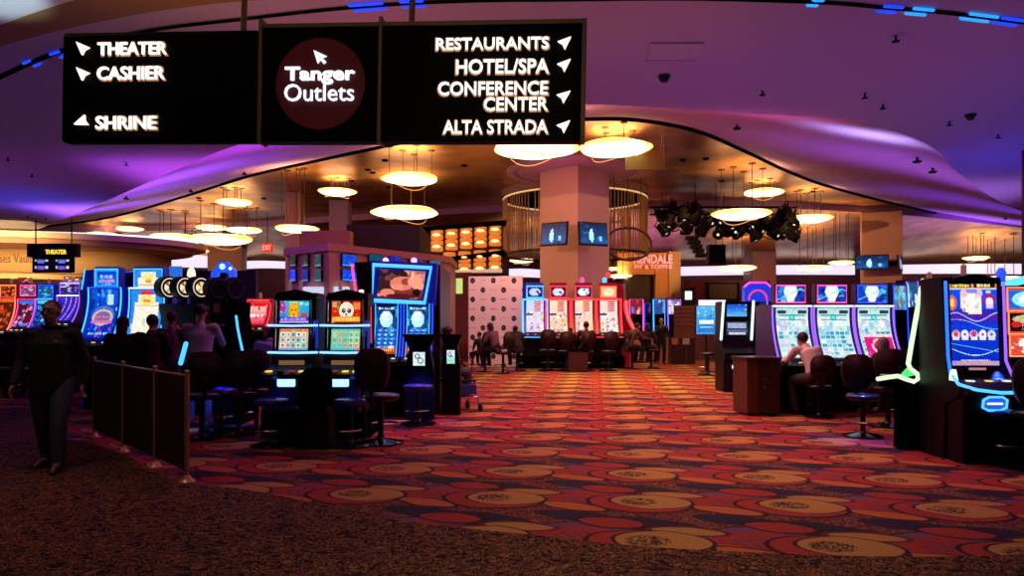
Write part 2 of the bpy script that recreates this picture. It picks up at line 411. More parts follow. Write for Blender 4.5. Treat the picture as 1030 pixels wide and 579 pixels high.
# ------------------------------------------------------------------ floor
bm = B(); quad(bm, [(-45, -3, 0), (45, -3, 0), (45, 50, 0), (-45, 50, 0)]); struct('floor', bm, CARPET)
edge = [(-8.6, 13), (-6.2, 10.0), (-4.6, 8.6), (-3.75, 7.6), (-3.1, 6.94), (-2.37, 6.6), (-1.54, 6.05), (-1.0, 5.66), (-.32, 5.36), (.15, 5.2), (.67, 5.0), (1.22, 4.86), (2.3, 4.72), (3.3, 4.76), (4.6, 5.0), (7, 5.6)]
sm = []
for i in range(len(edge)-1):
    p0, p1, p2, p3 = (Vector(edge[max(0, min(len(edge)-1, i+k))]) for k in (-1, 0, 1, 2))
    for t in (0, .25, .5, .75): sm.append(.5*((2*p1) + (p2-p0)*t + (2*p0-5*p1+4*p2-p3)*t*t + (3*p1-p0-3*p2+p3)*t**3))
sm.append(Vector(edge[-1]))
prof = [(-12, 13), (-12, -3), (7, -3)] + [(p.x, p.y) for p in sm[::-1]]
prism = B(); f = [prism.verts.new((x, y, .006)) for x, y in prof]; prism.faces.new(f)
struct('floor_walkway', prism, CURL)
# ------------------------------------------------------------------ plaster ceiling, cove, gold ceiling
outer_px = [(20, 236), (45, 228), (95, 207), (150, 183), (190, 165), (235, 147), (320, 123), (400, 111), (480, 106), (560, 104.5), (625, 106), (700, 111), (760, 115), (840, 119), (880, 126), (915, 136), (940, 150), (962, 172), (985, 190), (1010, 205), (1030, 213), (1060, 222), (1110, 232)]
inner_px = [(20, 231), (60, 225), (95, 220.5), (130, 213), (190, 195), (250, 176), (320, 160), (385, 146), (450, 132), (520, 122), (580, 118.5), (640, 119), (700, 130), (750, 151), (790, 170), (826, 184), (872, 197), (913, 207), (954, 216), (995, 224), (1030, 230), (1080, 236), (1130, 241)]
ZC, ZG = 4.5, 7.0
outer = [onz(a, b, ZC) for a, b in outer_px]; inner = [onz(a, b, ZG) for a, b in inner_px]
def resample(pts, n):
    out = []; m_ = len(pts)-1
    for k in range(n+1):
        s = k/n*m_; i = min(int(s), m_-1); t = s-i
        p0, p1, p2, p3 = (pts[max(0, min(m_, i+j))] for j in (-1, 0, 1, 2))
        out.append(.5*((2*p1) + (p2-p0)*t + (2*p0-5*p1+4*p2-p3)*t*t + (3*p1-p0-3*p2+p3)*t**3))
    return out
NO = 120; O_ = resample(outer, NO); I_ = resample(inner, NO)
bm = B(); lip = .0
rowA = [bm.verts.new(p) for p in O_]
front = [bm.verts.new((max(-22, min(22, p.x*1.0)) if 0 < i < NO else p.x, -3, ZC)) for i, p in enumerate(O_)]
for i in range(NO): bm.faces.new((front[i], front[i+1], rowA[i+1], rowA[i]))
for s, k in ((-1, 0), (1, NO)):
    q = [bm.verts.new(c) for c in ((O_[k].x, -3, ZC), tuple(O_[k]), (s*46, O_[k].y, ZC), (s*46, -3, ZC))]
    bm.faces.new(q)
bmesh.ops.remove_doubles(bm, verts=bm.verts, dist=1e-4)
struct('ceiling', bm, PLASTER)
bm = B(); rows = []
prof_t = [(0, 0), (.02, .05), (.06, .12), (.25, .34), (.5, .60), (.75, .82), (1, 1)]
for t, zt in prof_t: rows.append([bm.verts.new(Vector((a.x+(b.x-a.x)*t, a.y+(b.y-a.y)*t, ZC+(ZG-ZC)*(zt if t > 0 else 0)))) for a, b in zip(O_, I_)])
for a, b in zip(rows, rows[1:]):
    for i in range(NO): bm.faces.new((a[i], a[i+1], b[i+1], b[i]))
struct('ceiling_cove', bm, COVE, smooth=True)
bm = B(); sweep(bm, [p + Vector((0, 0, -.04)) for p in I_], .06, 6); struct('trim_1', bm, BLACKM)
low_px = [(-120, 236), (0, 234), (200, 231), (350, 222), (500, 213), (620, 211), (720, 208), (800, 210), (860, 213), (930, 218), (1030, 229), (1150, 239)]
low = resample([onz(a, b, 6.7) for a, b in low_px], 60)
bm = B()
g = [bm.verts.new((p.x, p.y, ZG)) for p in I_]; bk = [bm.verts.new((p.x, 49, ZG)) for p in I_]
for i in range(NO): bm.faces.new((g[i], g[i+1], bk[i+1], bk[i]))
struct('ceiling_gold', bm, GOLD)
bm = B(); a = [bm.verts.new((p.x, p.y, ZG+.02)) for p in low]; b = [bm.verts.new(p) for p in low]
for i in range(60): bm.faces.new((a[i], a[i+1], b[i+1], b[i]))
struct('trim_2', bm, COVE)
bm = B(); rows = []
for t in (0, .2, .4, .6, .8, 1):
    rows.append([bm.verts.new((p.x, p.y+(48.3-p.y)*t, 6.7 + (5.45-6.7)*t + .25*math.sin(t*PI*2))) for p in low])
for a, b in zip(rows, rows[1:]):
    for i in range(60): bm.faces.new((a[i], a[i+1], b[i+1], b[i]))
struct('ceiling_rear', bm, GOLD, smooth=True)
# round medallion over the main column
c1 = Vector((X(578, 26.5), 26.5, 0)); RM = 68*26.5/F
bm = lathe(B(), [(.01, -.05), (RM*.86, -.05), (RM*.86, -.0), (RM*.90, .0), (RM*.90, -.08), (RM, -.08), (RM, .05)], 64, (c1.x, c1.y, ZG-.02)); struct('trim_3', bm, mat('mauve_plaster', (.62, .42, .55), .7))
# curved track slot in the plaster ceiling with LED heads
slot_px = [(-80, 118), (0, 78), (67, 50), (150, 31), (240, 20), (330, 10), (415, 3.5), (500, .6), (560, .2), (640, -.8), (720, -.5), (830, 3), (890, 8), (950, 13), (1030, 23), (1090, 33)]
sl = resample([onz(a, b, ZC-.01) for a, b in slot_px], 90)
bm = B()
for a, b in zip(sl, sl[1:]):
    d = (b-a).normalized(); n = Vector((-d.y, d.x, 0))*.035
    quad(bm, [a-n, b-n, b+n, a+n])
bmesh.ops.remove_doubles(bm, verts=bm.verts, dist=.001); struct('trim_4', bm, BLACKM)
BLUELED = neon('blue_led', (.01, .06, 1), 1.2); CYANLED = neon('cyan_led', (.02, .30, 1), 1.4)
led = [(32, 64, 14, 0), (60, 55, 16, 0), (118, 37, 0, 0), (370, 7, 34, 0), (415, 4, 22, 0), (820, 3, 10, 1), (895, 9.5, 20, 0), (925, 12, 22, 1), (985, 18, 34, 1), (1015, 22, 30, 0)]
for k, (a, b, wpx, c) in enumerate(led):
    if not wpx: continue
    p = onz(a, b, ZC-.02); i = min(range(90), key=lambda j: (sl[j]-p).length); d = (sl[i+1]-sl[i]).normalized(); n = Vector((-d.y, d.x, 0)); hl = wpx*p.y/F/2
    bm = B()
    for s in (-1, 1):
        q = p + n*s*.055; bm = sweep(B(), [q-d*hl, q+d*hl], .014, 6)
        tag(obj('led_strip', bm, CYANLED if c else BLUELED), 'short blue LED strip beside the curved black slot in the ceiling', 'light', 'blue LED strips along the ceiling slot')
# bronze soffit and pale coffer at the upper left corner of the entry
A1 = [(-60, 45), (0, 25), (40, 11), (75, 0), (120, -12)]; A2 = [(-60, 66), (0, 47), (50, 33), (100, 22), (160, 11), (230, 2.5), (300, -2), (380, -5)]
a2 = resample([onz(a, b, ZC-.05) for a, b in A2], 40); a1 = resample([onz(a, b, ZC-.05) for a, b in A1], 40)
bm = B(); u = [bm.verts.new(p) for p in a1]; v = [bm.verts.new(p) for p in a2]; v2 = [bm.verts.new(p+Vector((0, 0, .05))) for p in a2]
for i in range(40): bm.faces.new((u[i], u[i+1], v[i+1], v[i])); bm.faces.new((v[i], v[i+1], v2[i+1], v2[i]))
struct('trim_5', bm, mat('bronze_paint', (.34, .20, .07), .6, spec=.2))
bm = B(); u = [bm.verts.new(p) for p in a1]; v = [bm.verts.new((p.x-.5 if i else p.x-1, p.y-2.6, ZC-.06)) for i, p in enumerate(a1)]
for i in range(40): bm.faces.new((u[i], u[i+1], v[i+1], v[i]))
struct('ceiling_coffer', bm, mat('pale_coffer', (.70, .74, .78), .7))
spot('coffer_fill', (-4.6, 5.3, 2.7), (-4.75, 6.35, 4.4), (.72, .90, 1), 210, 34, .5)  # added spot from below, out of frame, to brighten the coffer
area('bronze_fill', (-3.2, 5.4, 3.5), 1.2, (1, .70, .28), 9)  # added up-facing light to warm the bronze band
# access hatch in the ceiling
q = [onz(655, 44, ZC-.012), onz(708, 44, ZC-.012), onz(700, 61, ZC-.012), onz(650, 61, ZC-.012)]
bm = B(); quad(bm, q); box(bm, (q[3].x, q[3].y-.01, ZC-.02), (q[2].x, q[3].y+.01, ZC-.006)); box(bm, (q[0].x, q[0].y-.01, ZC-.02), (q[1].x, q[0].y+.01, ZC-.006))
struct('trim_6', bm, mat('hatch_paint', (.58, .55, .58), .7))

# ------------------------------------------------------------------ walls
struct('wall_back', bx((-40, 48.2, 0), (40, 48.5, 5.5)), REDW)
struct('wall_left', bx((-40.3, 13, 0), (-40, 49, 7)), DARKW); struct('wall_right', bx((40, 5, 0), (40.3, 49, 7)), DARKW)
# pale fascia along the rear, its cove light put in as emission
FASC = mat('pale_fascia', (.75, .72, .78), .5, 0, (.86, .80, 1), 1.0)
def fascia(px0, px1, y0a, y0b, y1a, y1b, d, n):
    bm = B(); pr = None
    for k in range(9):
        t = k/8; px = px0+(px1-px0)*t; bul = math.sin(t*PI)*.6
        x = X(px, d); zt = Zz(y0a+(y0b-y0a)*t, d); zb = Zz(y1a+(y1b-y1a)*t, d)
        cur = [bm.verts.new((x, d+.3-bul, zt)), bm.verts.new((x, d-bul, zt-.05)), bm.verts.new((x, d-bul, zb)), bm.verts.new((x, d+.3-bul, zb))]
        if pr:
            for i in range(3): bm.faces.new((pr[i], cur[i], cur[i+1], pr[i+1]))
        pr = cur
    return struct(n, bm, FASC, True)
fascia(680, 860, 268, 266, 277, 276, 46, 'trim_7'); fascia(902, 1060, 266, 265, 275, 276, 46, 'trim_8')
fascia(125, 212, 253, 255, 269, 269, 46, 'trim_9'); fascia(246, 292, 262, 263, 270, 270, 46, 'trim_10'); fascia(512, 545, 270, 271, 279, 279, 45, 'trim_11')
# ------------------------------------------------------------------ columns
COLM = mat('column_paint', (.66, .42, .32), .65, spec=.2)
def column(label, px, d, half, ztop, rz=PI/4, name='column', m=COLM):
    # square pillar turned 45 degrees; half = half diagonal
    s = half*math.sqrt(2)/2
    bm = box(B(), (-s, -s, 0), (s, s, ztop), .03)
    o = obj('column', bm, m); o.location = (X(px, d), d, 0); o.rotation_euler = (0, 0, rz)
    o['kind'] = 'structure'; return o
column('', 578, 26.5, 34*26.5/F*1.03, 6.97)
o = column('', 886, 35, 24*35/F*1.08, 6.68, PI/4+.35)
column('', 229, 44, 19*44/F*1.2, 6.0, .2)
column('', 296, 31, .42, 6.97, 0, m=mat('gold_column', (.62, .36, .14), .4, .3)); column('', 342.5, 33, .58, 6.97, 0, m=mat('mauve_column', (.55, .38, .45), .5))
column('', 764, 44, 1.0, 6.2, .1, m=mat('mauve_column', (.55, .38, .45), .5))
bm = bx((X(1027.5, 12.8), 12, 0), (X(1027.5, 12.8)+.8, 12.8, ZC)); o = struct('wall_return', bm, mat('plum_wall', (.10, .03, .035), .6))

# ------------------------------------------------------------------ televisions
def stage_picture(seed):
    R = random.Random(seed)
    c = Canvas(30, 18); c.grad(0, 0, 1, 1, (.02, .10, .22), (.05, .30, .55)); c.blobs(14, [(.1, .4, .7), (.02, .12, .3), (.05, .2, .45)], seed)
    c.ell(.42, .62, .09, .26, (.65, .9, 1)); c.ell(.42, .35, .04, .09, (.8, .95, 1)); c.ell(.75, .72, .05, .12, (.4, .8, 1)); c.rect(0, .93, 1, 1, (.02, .1, .2)); return c
def sport_picture(seed, base):
    R = random.Random(seed); c = Canvas(20, 14, base); c.blobs(10, [tuple(min(1, b*2.2) for b in base), tuple(b*.4 for b in base), (.2, .5, .6)], seed); c.rect(0, .85, 1, 1, (.5, .7, .9), .5); return c
def tv(label, px, py, d, wpx, hpx, rz=0, tilt=0, cv=None, group='wall televisions', depth=.08):
    w_, h_ = wpx*d/F, hpx*d/F; p = P(px, py, d)
    t = thing('television', label, 'television', p, rz, group); t.rotation_euler = (tilt, 0, rz)
    obj('casing', box(B(), (-w_/2, 0, -h_/2), (w_/2, depth, h_/2), .015), BLACK, t)
    pic(cv or stage_picture(int(px)), [(-.004, -h_/2*.92), (-.004, h_/2*.92)], 'picture', TVM, t, width=w_*.94)
    obj('wall_bracket', box(B(), (-.1, depth, -.1), (.1, depth+(1.0 if 'orange column' in label else .25), .1)), BLACK, t)
    if 'host stand' in label: obj('pole', box(B(), (-.05, depth, -p.z), (.05, depth+.08, 0)), BLACK, t)
    return t
dd = 25.2
tv('television on the left face of the salmon column showing a figure in blue light', 557, 235, dd-.3, 31, 24, -.62, -.12, stage_picture(3), 'televisions on the salmon column')
tv('television on the right face of the salmon column showing a figure in blue light', 597, 235, dd-.3, 33, 24, .42, -.12, stage_picture(4), 'televisions on the salmon column')
tv('wide television on the left face of the right-hand orange column', 877, 263.5, 33.2, 31, 15, -.35, -.1, stage_picture(5), 'televisions on the orange column')
tv('narrow angled television on the right face of the right-hand orange column', 906, 264, 33.6, 16, 16, .9, -.1, stage_picture(6), 'televisions on the orange column')
tv('small television over the far machines left of the host stand, nearer the column', 668, 294, 38, 13, 8, 0, 0, sport_picture(7, (.05, .35, .5)), 'televisions by the host stand')
tv('small television over the far machines left of the host stand, nearer the red wall', 682, 294, 38, 13, 8, 0, 0, sport_picture(8, (.05, .35, .55)), 'televisions by the host stand')

# ------------------------------------------------------------------ the hanging direction sign
Lp = P(67, 88, 5.2); Rp = P(588, 86.5, 4.9)
yaw = math.atan2(Rp.y-Lp.y, Rp.x-Lp.x)
sg = thing('hanging_sign', 'wide black overhead direction sign with lit white lettering and a dark red round logo', 'sign')
cen = (Lp+Rp)/2; SW = (Rp-Lp).length
top = (Zz(33, 5.2)+Zz(28, 4.9))/2; bot = (Zz(143, 5.2)+Zz(145.5, 4.9))/2
sg.location = (cen.x, cen.y, (top+bot)/2); sg.rotation_euler = (0, math.radians(1.0), yaw)
SH = top-bot
bpy.context.view_layer.update()
from mathutils import Euler
inv = (Matrix.Translation(sg.location) @ sg.rotation_euler.to_matrix().to_4x4()).inverted()
def SP(px, py, yl=-.062):
    o = inv @ Vector((0, 0, EYE)); d = inv.to_3x3() @ (P(px, py, 1)-Vector((0, 0, EYE)))
    t = (yl-o.y)/d.y; q = o+d*t; return q.x, q.z
xl = SP(262, 88)[0]; xr = SP(382, 88)[0]
OLIVE = mat('olive_bronze_frame', (.30, .21, .11), .5, .3)
obj('panel', box(B(), (-SW/2, -.055, -SH/2), (xl-.02, .055, SH/2-.005), .03), mat('sign_black', (.003, .003, .003), .6, spec=.1), sg)
obj('panel', box(B(), (xl+.01, -.055, -SH/2), (xr-.01, .055, SH/2), .004), MATS['sign_black'], sg)
obj('panel', box(B(), (xr+.01, -.055, -SH/2), (SW/2-.02, .055, SH/2), .004), MATS['sign_black'], sg)
obj('frame', box(box(B(), (xl+.0, -.06, SH/2), (SW/2, .06, SH/2+.028), .004), (SW/2-.022, -.062, -SH/2), (SW/2+.008, .062, SH/2+.028), .004), OLIVE, sg)
for x in (xl-.004, xr): obj('divider', box(B(), (x-.012, -.075, -SH/2-.012), (x+.012, .06, SH/2+.06), .004), OLIVE, sg)
for px_ in (241, 412):
    x = SP(px_, 20)[0]; obj('hanger_pole', sweep(B(), [(x, 0, SH/2), (x+.012, 0, ZC-(top+bot)/2+.05)], .021, 10), OLIVE, sg)
LET = neon('sign_letter_white', (1, .90, .84), 1.6); HALO = neon('sign_letter_glow', (1, .45, .18), .5)
WHT = neon('logo_white', (1, .90, 1), 1.5)
def sign_text(s, x0, x1, y0, y1, halo=True, m=None, off=.006, part='lettering'):
    a = SP(x0, y1); b = SP(x1, y0)
    if halo: text(s, HALO, sg, a[0], b[0], a[1], b[1], -.058, off=off+.026, grow=.010, name='letter_glow', thick=.008)
    text(s, m or LET, sg, a[0], b[0], a[1], b[1], -.068, off=off, name=part, thick=.02)
sign_text('THEATER', 99, 168, 42.5, 55.5); sign_text('CASHIER', 98.5, 166, 67, 80.5); sign_text('SHRINE', 97, 157.5, 117, 130)
sign_text('RESTAURANTS', 439, 552, 37.5, 50.5); sign_text('HOTEL/SPA', 459, 552, 59.5, 74.5); sign_text('CONFERENCE', 441, 551, 82, 96)
sign_text('CENTER', 487, 551, 98, 111.5); sign_text('ALTA STRADA', 446, 551, 121, 134.5)
sign_text('Tanger', 287, 357.5, 67, 85.5, False, WHT, .022, 'logo_lettering'); sign_text('Outlets', 286.5, 356.5, 84.5, 102, False, WHT, -.004, 'logo_lettering')
def poly_part(name, pts, m, y0=-.075, y1=-.056): 
    return obj(name, prism_y(B(), [SP(*p) for p in pts], y0, y1), m, sg)
def arrow(cx, cy, ang, s=6.6):
    # paper-dart arrowhead pointing along ang (degrees, picture sense)
    c, n = math.cos(math.radians(ang)), math.sin(math.radians(ang))
    base = [(1.25, 0), (-.85, .85), (-.45, 0.0), (-.85, -.85)]
    base = [(1.2, 0), (-.8, .8), (-.55, .0), (-.8, -.8)]
    poly_part('arrow', [(cx+s*(x*c-y*n), cy-s*(x*n+y*c)) for x, y in base], LET)
for a in ((83, 48, 135), (83, 73.5, 135), (82.5, 122.5, 200), (568.5, 42.5, 42), (568, 65, 42), (567.5, 96.5, 38), (567.5, 126.5, 42)): arrow(*a)
bm = B(); cx_, cz_ = SP(322, 84); rr = SP(367, 84)[0]-cx_
bm = prism_y(B(), [(cx_+rr*math.cos(2*PI*k/64), cz_+rr*math.sin(2*PI*k/64)) for k in range(64)], -.062, -.05)
obj('logo_disc', bm, mat('dark_red_disc', (.022, .002, .003), .6, 0, (.10, .004, .008), .22), sg)
poly_part('logo_pointer', [(316, 51), (329, 57), (324.5, 58.5), (328.5, 62.5), (326, 64.5), (322.5, 60.5), (320, 64)], WHT)

# small gold sign hanging further in, its back towards us
t = thing('hanging_sign', 'small dull gold hanging sign on four thin rods right of the biggest chandelier', 'sign', P(648.5, 161.5, 21.5), .0)
w_, h_ = 38*21.5/F, 19*21.5/F
obj('panel', box(B(), (-w_/2+.03, -.04, -h_/2), (w_/2-.03, .04, h_/2), .01), mat('dull_gold_panel', (.22, .15, .02), .5), t)
obj('rail', sweep(B(), [(-w_/2, -.05, h_/2), (w_/2, -.05, h_/2)], .012, 6), BRASS, t)
for x in (-w_/2, -w_/2+.06, w_/2-.06, w_/2): obj('rod', sweep(B(), [(x, -.03, -h_/2), (x, -.03, ZG-t.location.z)], .011, 6), BRASS, t)

# ------------------------------------------------------------------ chandeliers
def glow_mat():
    m = bpy.data.materials.new('glowing_shade'); m.use_nodes = True; nt = m.node_tree; b = nt.nodes['Principled BSDF']
    a = nt.nodes.new('ShaderNodeAttribute'); a.attribute_name = 'Col'
    b.inputs['Base Color'].default_value = (.6, .5, .3, 1); nt.links.new(a.outputs['Color'], b.inputs['Emission Color']); b.inputs['Emission Strength'].default_value = 2.9
    return m
GLOW = glow_mat(); RODM = mat('dark_bronze_rod', (.05, .025, .015), .5, .5); WIRE = mat('amber_wire', (.5, .25, .08), .4, .6, (1, .35, .06), .8)
def shade_bm(seed):
    R = random.Random(seed); ph = [R.uniform(0, 6.28) for _ in range(3)]
    fn = lambda a: 1 + .045*math.sin(3*a+ph[0]) + .03*math.sin(5*a+ph[1])
    bm = B(); prof = [(.30, .10), (.62, .115), (.86, .085), (.985, .03), (1.0, 0), (.97, -.025), (.86, -.075), (.66, -.125), (.40, -.165), (.12, -.18), (.0, -.18)]
    lathe(bm, prof, 40, fn=fn)
    cl = bm.loops.layers.float_color.new('Col')
    for f in bm.faces:
        for l in f.loops:
            r = math.hypot(l.vert.co.x, l.vert.co.y)
            k = max(0, min(1, (r-.86)/.14)); l[cl] = (1, .78-.42*k, .48-.42*k, 1)
    return bm
def chandelier(label, cx, cy, wpx, d, seed):
    dia = wpx*d/F; p = P(cx, cy, d); R = random.Random(seed)
    zc = ZG if d < 37 else 6.6
    t = thing('chandelier', label, 'chandelier', p, 0, 'glowing bowl chandeliers in the gold ceiling hall')
    s = obj('shade', shade_bm(seed), GLOW, t, True); s.scale = (dia/2,)*3
    bm = B(); n = 24; tilt = R.uniform(-.04, .04)
    ring = [(.62*dia/2*math.cos(2*PI*k/n), .62*dia/2*math.sin(2*PI*k/n), -dia*.5*.17-.05*dia*math.sin(4*PI*k/n+seed)-.02) for k in range(n+1)]
    sweep(bm, ring, .012, 5, cap=False); obj('wire_loop', bm, WIRE, t)
    if d < 45:
        l = bpy.data.lights.new('chandelier_lamp', 'AREA'); l.color = (1, .52, .16); l.energy = (48 if cx < 260 else 120 if cx < 450 else 85)*(dia/1.8)**1.2; l.shape = 'DISK'; l.size = dia*.6; l.spread = 1.9
        lo = bpy.data.objects.new('chandelier_lamp', l); COL.objects.link(lo); lo.location = (0, 0, .14*dia/2+.02); lo.rotation_euler = (PI, 0, 0); lo.parent = t
    for k in range(5):
        a = 2*PI*k/5+R.uniform(-.3, .3); r = dia*.5*R.uniform(.3, .85); x, y = r*math.cos(a), r*math.sin(a)
        rod = obj('rod', sweep(B(), [(x, y, 0), (x, y, zc-p.z)], .010*d/20, 5), RODM, t)
        obj('canopy', lathe(B(), [(.09*d/20, -.03), (.10*d/20, 0)], 12, (x, y, zc-p.z)), RODM, rod)
    return t
CH = [('largest chandelier, glowing bowl just right of the direction sign', 618, 149, 73, 21),
      ('glowing bowl chandelier tucked under the lower right corner of the direction sign', 538, 149, 86, 17),
      ('bowl chandelier hanging directly above the lowest near one left of the salmon column', 413, 180, 57, 23.3),
      ('wide low bowl chandelier above the big blue-framed slot screen', 408, 213.5, 67, 27.5),
      ('small bowl chandelier in front of the mauve column', 339, 193, 38, 28),
      ('bowl chandelier in front of the gold column over the television kiosk', 298, 230, 43, 26),
      ('lone bowl chandelier high at the left end of the gold ceiling', 236, 203.5, 35, 30),
      ('bowl chandelier at the left end of the tight left cluster', 174, 238, 40, 36),
      ('widest bowl chandelier of the tight left cluster, in front of the others', 223, 240.5, 62, 33.5),
      ('bowl chandelier at the back of the tight left cluster, right side', 246, 231.5, 35, 35),
      ('bowl chandelier at the back of the tight left cluster, middle', 213, 229, 31, 38),
      ('low small bowl chandelier under the left cluster by the pale fascia', 193, 252, 31, 40),
      ('small bowl chandelier farthest left but one near the theater corridor', 130, 230, 26, 39.5),
      ('small bowl chandelier nearest the theater corridor soffit', 103, 236.5, 33, 41),
      ('wide bowl chandelier in front of the dark stage lights', 745, 215.5, 58, 26),
      ('bowl chandelier above and right of the stage lights', 768, 193.5, 40, 28.5),
      ('bowl chandelier between the stage lights and the orange column', 813, 220, 46, 30.5),
      ('small far bowl chandelier below the black speaker box', 742, 269.5, 38, 40),
      ('small far bowl chandelier over the purple slot machines', 818, 269.5, 34, 38.5),
      ('small far bowl chandelier touching the orange column', 847, 264, 25, 35),
      ('small far bowl chandelier above the big blue slot machine', 982, 259.5, 24, 42),
      ('far bowl chandelier low at the right edge', 1003, 281, 46, 43),
      ('small far bowl chandelier left of the salmon column', 525, 262, 26, 38),
      ('small far bowl chandelier right of the salmon column, upper', 621, 270, 22, 37),
      ('small far bowl chandelier right of the salmon column, middle', 624, 277.5, 24, 36),
      ('small far bowl chandelier right of the salmon column, beside the red neon sign', 641, 275, 18, 38)]
for k, c in enumerate(CH): chandelier(c[0], c[1], c[2], c[3], c[4], k+3)

# ------------------------------------------------------------------ small ceiling fittings
def fitting(kind, px, py, z):
    p = onz(px, py, z)
    if kind == 'dome':
        t = thing('dome_camera', 'round black dome camera on the ceiling', 'camera', p, 0, 'dome cameras on the plaster ceiling')
        obj('collar', lathe(B(), [(.075, 0), (.075, -.025), (.06, -.03)], 20), CHAR, t); obj('dome', lathe(B(), [(.06, -.02), (.058, -.05), (.04, -.08), (.0, -.09)], 20), VINYL, t, True)
    else:
        t = thing('ceiling_sprinkler', 'tiny sprinkler head hanging from the ceiling', 'sprinkler', p, 0, 'sprinkler heads on the ceiling')
        obj('stem', sweep(B(), [(0, 0, 0), (0, 0, -.05)], .012, 8), BLACKM, t); obj('plate', lathe(B(), [(.04, -.055), (.04, -.062)], 12), BLACKM, t)
for a in ((668, 76), (976, 115)): fitting('dome', *a, ZC)
for a in ((901, 36), (767, 91), (870, 94), (888, 105), (1004, 135), (8, 158), (127, 163), (32, 175), (118, 108), (570, 26), (28, 217), (46, 219), (955, 122)): fitting('sprinkler', *a, ZC)
def cove_pt(px, py):
    best = None
    for i in range(NO):
        for k in range(len(prof_t)-1):
            for s in (.0, .5):
                t = prof_t[k][0]+(prof_t[k+1][0]-prof_t[k][0])*s; zt = prof_t[k][1]+(prof_t[k+1][1]-prof_t[k][1])*s
                p = Vector((O_[i].x+(I_[i].x-O_[i].x)*t, O_[i].y+(I_[i].y-O_[i].y)*t, ZC+(ZG-ZC)*zt))
                e = (CX+F*p.x/p.y-px)**2+(HY-F*(p.z-EYE)/p.y-py)**2
                if best is None or e < best[0]: best = (e, p)
    return best[1]
for a in ((130, 197), (197, 190), (246, 177), (923, 155), (941, 168), (745, 124), (1010, 219)):
    p = cove_pt(*a)
    t = thing('ceiling_sprinkler', 'small black fitting on the sloping cove above the gold ceiling', 'fitting', p, 0, 'black fittings on the cove')
    obj('stem', sweep(B(), [(0, 0, .05), (0, 0, -.08)], .03, 8), BLACKM, t); obj('plate', lathe(B(), [(.10, -.08), (.08, -.11)], 12), BLACKM, t)
rg = random.Random(5)
for k in range(46):
    px = rg.uniform(120, 860); py = rg.uniform(150, 215)
    p = onz(px, py, ZG)
    i = min(range(NO), key=lambda j: abs(I_[j].x-p.x))
    if p.y < I_[i].y+.8 or p.y > 33 or abs(px-578) < 75: continue
    tag(obj('recessed_light', lathe(B(), [(.09, -.05), (.12, 0)], 10), BLACKM, loc=p), 'tiny dark recessed downlight in the gold ceiling', 'light', 'dark downlights in the gold ceiling')

# ------------------------------------------------------------------ rod curtain drum round the column
DR = 31.0; rr = 74*DR/F; dc = (X(578, DR), DR)
t = thing('rod_curtain', 'round gold rod curtain drum hanging behind the salmon column', 'curtain', (dc[0], dc[1], Zz(258, DR)))
hz = Zz(200, DR)-t.location.z
obj('drum_rim', lathe(B(), [(rr, hz), (rr, hz+.42), (rr-.12, hz+.42), (rr-.12, hz), (rr, hz)], 72), mat('drum_rim_paint', (.50, .30, .20), .5), t, False)
GR = mat('gold_rods', (.40, .19, .07), .4, .6, (1, .40, .10), .05)
bm = B()
for k in range(112):
    a = 2*PI*k/112
    r_ = rr*.97
    if k % 9 == 0: continue
    sweep(bm, [(r_*math.cos(a), r_*math.sin(a), hz), (r_*math.cos(a), r_*math.sin(a), hz*(.06 if k % 2 else .02))], .028, 5)
obj('rods', bm, GR, t)['kind'] = 'stuff'
bm = sweep(B(), [(rr*.97*math.cos(2*PI*k/64), rr*.97*math.sin(2*PI*k/64), .05) for k in range(65)], .05, 6, cap=False); obj('lower_hoop', bm, mat('dark_hoop', (.06, .03, .02), .5, .5), t)
bm = sweep(B(), [(rr*.97*math.cos(2*PI*k/64), rr*.97*math.sin(2*PI*k/64), hz-.05) for k in range(65)], .04, 6, cap=False); obj('upper_hoop', bm, mat('lit_hoop', (.5, .3, .1), .4, .5, (1, .55, .2), .8), t)
p = P(632, 245, 26.9)
t = thing('hanging_hoop', 'thick dark hanging hoop at the right of the salmon column', 'ring', p)
bm = sweep(B(), [(.84*math.cos(2*PI*k/48), .25*math.sin(2*PI*k/48), .62*math.sin(2*PI*k/48)) for k in range(49)], .05, 8, cap=False); obj('hoop', bm, MATS['dark_hoop'], t)
for x in (-.5, .0, .5): obj('cable', sweep(B(), [(x, .2, .5), (x, .2, ZG-p.z)], .012, 5), RODM, t)

